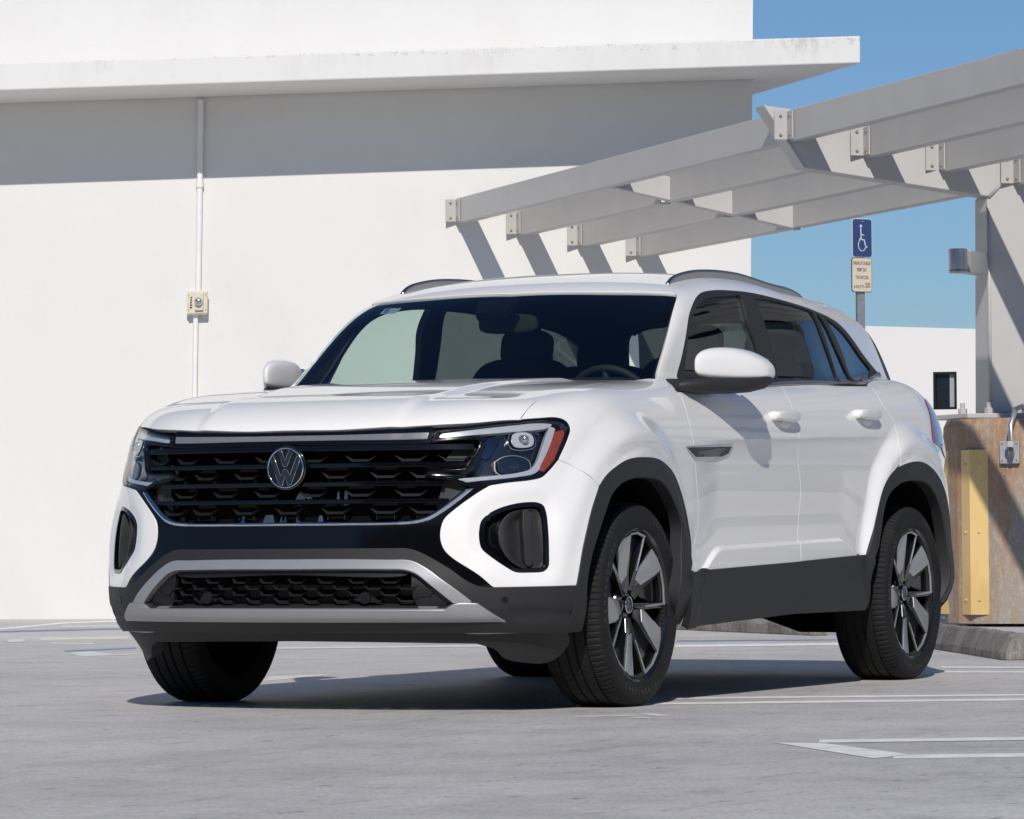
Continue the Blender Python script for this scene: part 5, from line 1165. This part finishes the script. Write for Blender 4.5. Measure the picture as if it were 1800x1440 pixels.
# ---- door mirrors
for s in (1, -1):
    mf = MB(); vs = []; secs = []
    # housing: rounded sections from the door outwards
    cy0 = .955; NJ = 28
    ring_c = [(.925, .865, .60, 1.281, .046), (.938, .885, .55, 1.283, .066), (.975, .830, .49, 1.284, .075), (1.03, .730, .47, 1.281, .071), (1.07, .660, .465, 1.273, .056), (1.095, .610, .465, 1.267, .041), (1.108, .575, .475, 1.262, .028), (1.113, .555, .49, 1.260, .013)]
    for (y, xf, xb, zc, rz_) in ring_c:
        for j in range(NJ):
            a = 2*math.pi*j/NJ; ca, sa = math.cos(a), math.sin(a)
            ex = math.copysign(abs(ca)**.75, ca); ezz = math.copysign(abs(sa)**(.75 if sa > 0 else .42), sa)
            vs.append(((xf+xb)/2+ex*(xf-xb)/2, y*s, zc+ezz*rz_*(1 if sa > 0 else .80)))
    nr = len(ring_c); fsx = [(i*NJ+j, i*NJ+(j+1) % NJ, (i+1)*NJ+(j+1) % NJ, (i+1)*NJ+j) for i in range(nr-1) for j in range(NJ)]+[tuple(range(NJ))[::-1], tuple((nr-1)*NJ+j for j in range(NJ))]
    mc = MB().add(vs, fsx).build('side_mirror', M['paint'], car, smooth=60); sub = mc.modifiers.new('subdivision', 'SUBSURF'); sub.levels = sub.render_levels = 2
    # black lower shell and arm
    vs2 = []; rb2 = [(.895, .80, 1.200, .135, .026), (.93, .77, 1.203, .15, .030), (.985, .68, 1.207, .135, .032), (1.04, .61, 1.211, .11, .030), (1.085, .56, 1.218, .085, .022), (1.11, .535, 1.230, .05, .012)]
    for (y, x, zc, rx_, rz_) in rb2:
        for j in range(20):
            a = 2*math.pi*j/20; ca, sa = math.cos(a), math.sin(a); vs2.append((x+math.copysign(abs(ca)**.7, ca)*rx_*(1 if ca > 0 else .6), y*s, zc+math.copysign(abs(sa)**.7, sa)*rz_))
    nr = len(rb2); f2 = [(i*20+j, i*20+(j+1) % 20, (i+1)*20+(j+1) % 20, (i+1)*20+j) for i in range(nr-1) for j in range(20)]+[tuple(range(20))[::-1], tuple((nr-1)*20+j for j in range(20))]
    MB().add(vs2, f2).build('mirror_base', M['plastic'], mc, smooth=50)
    MB().hexa([(.62, .84*s, 1.185), (.955, .865*s, 1.178), (.955, .897*s, 1.178), (.60, .915*s, 1.185)], [(.62, .80*s, 1.235), (.86, .80*s, 1.232), (.87, .885*s, 1.230), (.60, .895*s, 1.235)]).build('mirror_foot', M['plastic'], mc, bevel=.008)
    MB().sq((.462, 1.02*s, 1.276), (.006, .06, .050), 4).build('mirror_glass', M['chrome'], mc, smooth=True)

# ---- wipers, sticker, camera pod
st = [(440+a*.2222, 460+b*.2222) for a, b in ()]
q4, n4 = surf('W', [(-.565, 1.566), (-.478, 1.563), (-.490, 1.541), (-.572, 1.541)], green, off=-.008)
sti = MB().prism(list(q4), -n4[0]*.001).build('inspection_sticker', mat('sticker_paper', (.30, .36, .46), .5, noise=300, var=.5), car)
for k in range(4):
    q4, _ = surf('W', [(-.560+.002*k, 1.562-.005*k), (-.535+.002*k, 1.562-.005*k), (-.535+.002*k, 1.5605-.005*k), (-.560+.002*k, 1.5605-.005*k)], green, off=-.0065); MB().add(list(q4), [(0, 1, 2, 3)]).build('sticker_print', M['interior'], sti)
q4, n4 = surf('W', [(-.13, 1.585), (.05, 1.588), (.02, 1.535), (-.10, 1.532)], green, off=-.012)
MB().prism(list(q4), -n4[0]*.04).build('camera_pod', M['void'], car, bevel=.006)
q4, n4 = surf('W', [(-.055, 1.562), (-.02, 1.562), (-.028, 1.575), (-.036, 1.577)], green, off=-.010)
MB().prism(list(q4), -n4[0]*.002).build('camera_window', M['grey'] if 'grey' in M else M['darkchrome'], car)

# ---- cabin
dash = MB().sq((.72, 0, 1.09), (.30, .74, .12), 3.2).build('dashboard', M['interior'], car, smooth=True)
MB().sq((.56, .38, 1.20), (.16, .22, .055), 3).build('instrument_hood', M['interior'], dash, smooth=True)
def seat(x, y, wide=.25):
    t = MB().sq((x+.28, y, .80), (.26, wide, .09), 3.2).build('seat', M['seat'], car, smooth=True)
    Mr = Matrix.Rotation(math.radians(-14), 3, 'Y')
    MB().sq((x-.02, y, 1.09), (.085, wide, .30), 3.8, M=Mr).build('seat_back', M['seat'], t, smooth=True)
    MB().sq((x-.105, y, 1.43), (.05, .115, .075), 4, M=Mr).build('headrest', M['seat'], t, smooth=True)
    for dy in (-.05, .05): MB().tube([(x-.09, y+dy, 1.34), (x-.11, y+dy, 1.44)], .008, 8).build('headrest_post', M['darkchrome'], t)
seat(-.34, .39); seat(-.34, -.39)
seat(-1.15, .40, .30); seat(-1.15, -.40, .30)
sw = MB(); cs = np.array([.40, .38, 1.13]); axs = np.array([-.90, 0, .42]); axs /= np.linalg.norm(axs); ys_ = np.array([0, 1, 0.]); zs_ = np.cross(axs, ys_)
steer = MB().tube([cs+.182*(math.cos(t)*ys_+math.sin(t)*zs_) for t in np.linspace(0, 2*math.pi, 49)], .016, 12, cap=False).build('steering_wheel', M['seat'], car, smooth=True)
MB().sq(cs-axs*.02, (.05, .07, .06), 2.5).build('wheel_hub', M['seat'], steer, smooth=True)
for t in (0.1, math.pi-.1, -math.pi/2): MB().tube([cs-axs*.01, cs+.18*(math.cos(t)*ys_+math.sin(t)*zs_)], .014, 8).build('wheel_spoke', M['seat'], steer, smooth=True)
rv = MB().sq((.50, -.03, 1.482), (.018, .125, .040), 3.4, M=Matrix.Rotation(math.radians(8), 3, 'Z')).build('rear_view_mirror', M['interior'], car, smooth=True)
MB().tube([(.515, -.03, 1.50), (.56, -.03, 1.56)], .012, 8).build('mirror_stalk', M['interior'], rv, smooth=True)

# ---- body core, wheel wells, underside
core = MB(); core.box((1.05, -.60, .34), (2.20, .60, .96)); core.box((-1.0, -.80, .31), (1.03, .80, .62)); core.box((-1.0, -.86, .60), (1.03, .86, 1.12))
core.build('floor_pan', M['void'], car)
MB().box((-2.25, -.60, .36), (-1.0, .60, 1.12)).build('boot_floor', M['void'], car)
MB().box((-2.20, -.80, 1.02), (-1.0, .80, 1.13)).build('parcel_shelf', M['interior'], car)
for (cx_, cz_) in ((1.53, .40), (-1.44, .42)):
    for s in (1, -1):
        mb = MB(); A = np.linspace(-.12, math.pi+.12, 30); vs = []
        for a in A:
            r = .475; vs += [(cx_+r*math.cos(a), .60*s, cz_+r*math.sin(a)), (cx_+r*math.cos(a), .945*s, cz_+r*math.sin(a))]
        mb.add(vs, [(2*i, 2*i+1, 2*i+3, 2*i+2) for i in range(29)])
        mb.add([(cx_, .60*s, cz_)]+[(cx_+.475*math.cos(a), .60*s, cz_+.475*math.sin(a)) for a in A], [(0, i+1, i+2) for i in range(29)])
        wl_ = mb.build('wheel_well', M['plastic2'], car)
MB().tube([(1.45, -.3, .31), (1.0, -.28, .30), (0, -.25, .30), (-1.2, -.35, .31), (-2.1, -.45, .31)], .028, 12).build('exhaust_pipe', M['void'], car, smooth=True)
MB().box((-2.0, -.35, .27), (-1.65, .35, .36)).build('silencer', M['void'], car, bevel=.03)
MB().box((1.3, -.72, .25), (1.6, .72, .33)).build('front_subframe', M['void'], car, bevel=.02)
MB().box((-1.65, -.72, .31), (-1.3, .72, .38)).build('rear_subframe', M['void'], car, bevel=.02)
for s in (1, -1): MB().tube([(-1.15, .40*s, .30), (-1.3, .52*s, .255), (-1.45, .66*s, .25), (-1.49, .74*s, .30)], [.03, .05, .05, .03], 10).build('control_arm', M['void'], car, smooth=True)

# ---- wheels
HZ, RT = .374, .381
def tyre_mesh():
    half = [(.262, .096), (.270, .108), (.283, .117), (.300, .1245), (.322, .1290), (.343, .1275), (.357, .1215), (.3655, .1145), (.3700, .108), (.3755, .096), (.3772, .084), (.3780, .070), (.3782, .068), (.3705, .0665), (.3705, .0595), (.3786, .058), (.3795, .040), (.3800, .0235), (.3725, .022), (.3725, .015), (.3805, .0135), (.3810, 0)]
    prof = half+[(r, -y) for r, y in half[:-1][::-1]]
    NS = 400; vs = []; rnd = random.Random(2); tr_ = {}
    for i in range(NS):
        a = 2*math.pi*i/NS
        for k, (r, y) in enumerate(prof):
            rr2 = r; ay = abs(y)
            if .094 < ay < .1150 and i % 4 == 0: rr2 -= .0045
            if .066 < ay < .096 and i % 4 == 0 and r > .373: rr2 -= .0042
            if ay < .058 and r > .3785 and (i+int(ay*180)) % 5 == 2: rr2 -= .003
            zz = rr2*math.sin(a); 
            if zz < -.374: zz = -.374
            vs.append((rr2*math.cos(a), y, zz))
    m_ = len(prof); fs = [(i*m_+k, ((i+1) % NS)*m_+k, ((i+1) % NS)*m_+k+1, i*m_+k+1) for i in range(NS) for k in range(m_-1)]
    me = bpy.data.meshes.new('tyre'); me.from_pydata(vs, [], fs); bm = bmesh.new(); bm.from_mesh(me); bmesh.ops.recalc_face_normals(bm, faces=bm.faces); bm.to_mesh(me); bm.free(); me.shade_smooth(); me.set_sharp_from_angle(angle=math.radians(32)); me.materials.append(M['rubber']); return me
# local wheel space: X to the rear of the car (image right), Y outwards, Z up
def W3(r, deg, y): a = math.radians(deg); return (r*math.sin(a), y, r*math.cos(a))
RL = .284
def local(mb, name, m_, **k): o = mb.build(name, m_, None, **k); return o
wheel0 = MB().lathe([(.262, -.11), (.262, .085), (.268, .100), (.272, .112), (.2795, .1185), (.2845, .1155), (.2855, .108)], (0, 0, 0), (0, 1, 0), 96).build('wheel', M['rimblack'], car, smooth=40)
tyre = link('tyre', tyre_mesh(), None, wheel0)
MB().lathe([(.0, -.02), (.185, -.02), (.185, .0), (.115, .0), (.115, .03), (0, .03)], (0, 0, 0), (0, 1, 0), 64).build('brake_disc', M['disc'], wheel0, smooth=30)
MB().sq((.13, .0, .05), (.05, .035, .11), 4).build('brake_caliper', M['plastic2'], wheel0, smooth=True)
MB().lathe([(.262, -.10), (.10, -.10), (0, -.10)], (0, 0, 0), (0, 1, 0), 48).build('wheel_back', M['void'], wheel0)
yface = lambda r: .112-.040*max(0, 1-(r/.268))**1.1      # spoke face falls inwards to the hub
def plate(pts, y0f, dep, name, m_, bev=.0025, dx=0, tilt=None):
    """prism in the wheel plane; pts = (r fraction, degrees)"""
    tl_ = lambda i: (tilt[i] if tilt else 0)
    top = [W3(r*.268, a, y0f(r*.268)-tl_(i)) for i, (r, a) in enumerate(pts)]; botm = [W3(r*.268*.995, a, y0f(r*.268)-dep-tl_(i)) for i, (r, a) in enumerate(pts)]
    n = len(top); return MB().add(top+botm, [tuple(range(n)), tuple(range(n, 2*n))[::-1]]+[(i, (i+1) % n, n+(i+1) % n, n+i) for i in range(n)])
for k in range(5):
    b = 72*k
    plate([(1.0, -11+b), (1.005, 3+b), (1.0, 19+b), (.972, 19+b), (.976, 3+b), (.972, -11+b)], lambda r: yface(r)-.002, .006, 's', None).build('pocket_edge', M['machined'], wheel0, bevel=.0008)
    body_ = [(1.0, -34), (1.0, -22), (1.0, -10), (.65, -8.5), (.42, -10), (.22, 0), (.16, -30), (.28, -42), (.36, -47), (.50, -46.5), (.70, -39)]
    blade = [(.985, -33), (.99, -22), (.985, -11), (.72, -13), (.43, -20), (.40, -46), (.52, -45), (.72, -37)]
    thin = [(1.0, 16), (1.0, 21), (.72, 23), (.48, 27), (.22, 30), (.20, 12), (.48, 16), (.72, 16.5)]
    sp = plate([(r, a+b) for r, a in body_], lambda r: yface(r)-.003, .035, 's', None, tilt=[.014*min(1, max(0, (-10-a)/30))*min(1, max(0, (r-.2)/.3)) for r, a in body_]).build('spoke', M['rimblack'], wheel0, bevel=.003)
    plate([(r, a+b) for r, a in blade], lambda r: yface(r)+.0005, .006, 's', None, tilt=[.014*min(1, max(0, (-10-a)/30))*min(1, max(0, (r-.2)/.3)) for r, a in blade]).build('spoke_face', M['machined'], wheel0, bevel=.0012)
    plate([(r, a+b) for r, a in thin], lambda r: yface(r)-.006, .035, 's', None).build('spoke_rib', M['rimblack'], wheel0, bevel=.003)
    plate([(.99, 16.8+b), (.99, 19.0+b), (.72, 20.4+b), (.50, 22.6+b), (.50, 20.5+b), (.72, 18.2+b)], lambda r: yface(r)-.0045, .005, 's', None).build('rib_face', M['machined'], wheel0, bevel=.0008)
    plate([(1.0, -12+b), (1.0, 17+b), (.74, 16+b), (.50, 8+b), (.42, -12+b), (.65, -12+b)], lambda r: yface(r)-.030, .014, 's', None).build('spoke_pocket', M['rimblack'], wheel0, bevel=.003)
    q = W3(.057, 36+b, .0); MB().lathe([(0, .070), (.0095, .070), (.0095, .052), (.012, .046)], (q[0], 0, q[2]), (0, 1, 0), 6).build('lug_nut', M['darkchrome'], wheel0)
hub = MB().lathe([(0, .066), (.05, .066), (.078, .060), (.088, .040), (.088, .0)], (0, 0, 0), (0, 1, 0), 48).build('hub', M['rimblack'], wheel0, smooth=40)
MB().lathe([(0, .078), (.030, .078), (.034, .074), (.034, .060)], (0, 0, 0), (0, 1, 0), 40).build('centre_cap', M['gloss'], wheel0, smooth=40)
MB().lathe([(.0275, .0785), (.0285, .0800), (.031, .0800), (.032, .0775)], (0, 0, 0), (0, 1, 0), 40).build('cap_ring', M['chrome'], wheel0, smooth=True)
for pp_ in (VV, WWp):
    estroke(pp_, wheel0, np.array([0, 0, 0.]), np.array([1., 0, 0]), np.array([0, 0, 1.]), np.array([0, 1., 0]), .027, .0785, .0009, name='cap_letter')
def arc_text(s_, r0, a0, step_, size, flip=False):
    for i, ch in enumerate(s_):
        if ch == ' ': continue
        a = math.radians(a0+step_*i)
        def place(X, Y, a=a):
            if flip: rr3 = r0-Y; th = a-X/r0
            else: rr3 = r0+Y; th = a+X/r0
            y_ = np.interp(rr3, [.283, .300, .322, .343, .357, .366], [.117, .1245, .1290, .1275, .1215, .1145])+.0008
            return np.array([rr3*math.sin(th), y_, rr3*math.cos(th)])
        text_mesh(ch, size, 'sidewall_letter', wheel0, M['letter'], place)
arc_text('CROSSCONTACT', .322, 22, 5.0, .026)
arc_text('CONTINENTAL', .330, 206, -5.4, .026, flip=True)
arc_text('CROSSCONTACT', .322, 262, 5.0, .026)
for ch in wheel0.children:
    ch.parent = wheel0
def put_wheel(src, x, y, flip):
    w = src.copy(); COL.objects.link(w); w.parent = car; w.location = (x, y, HZ); w.rotation_euler = (0, 0, flip)
    for ch in src.children:
        c_ = ch.copy(); COL.objects.link(c_); c_.parent = w
    return w
# wheel space is mirrored (X points to the rear): turn it half round about the axle line
yc = .845
kids = list(wheel0.children)
for o_ in [wheel0]+kids:
    me = o_.data
    if me.get('turned'): continue
    me.transform(Matrix.Scale(-1, 4, (1, 0, 0))); me.flip_normals(); me['turned'] = 1
wheel0.location = (1.49, yc, HZ)
w_rl = put_wheel(wheel0, -1.49, yc, 0); w_fr = put_wheel(wheel0, 1.49, -yc, math.pi); w_rr = put_wheel(wheel0, -1.49, -yc, math.pi)
rot0 = math.radians(0)
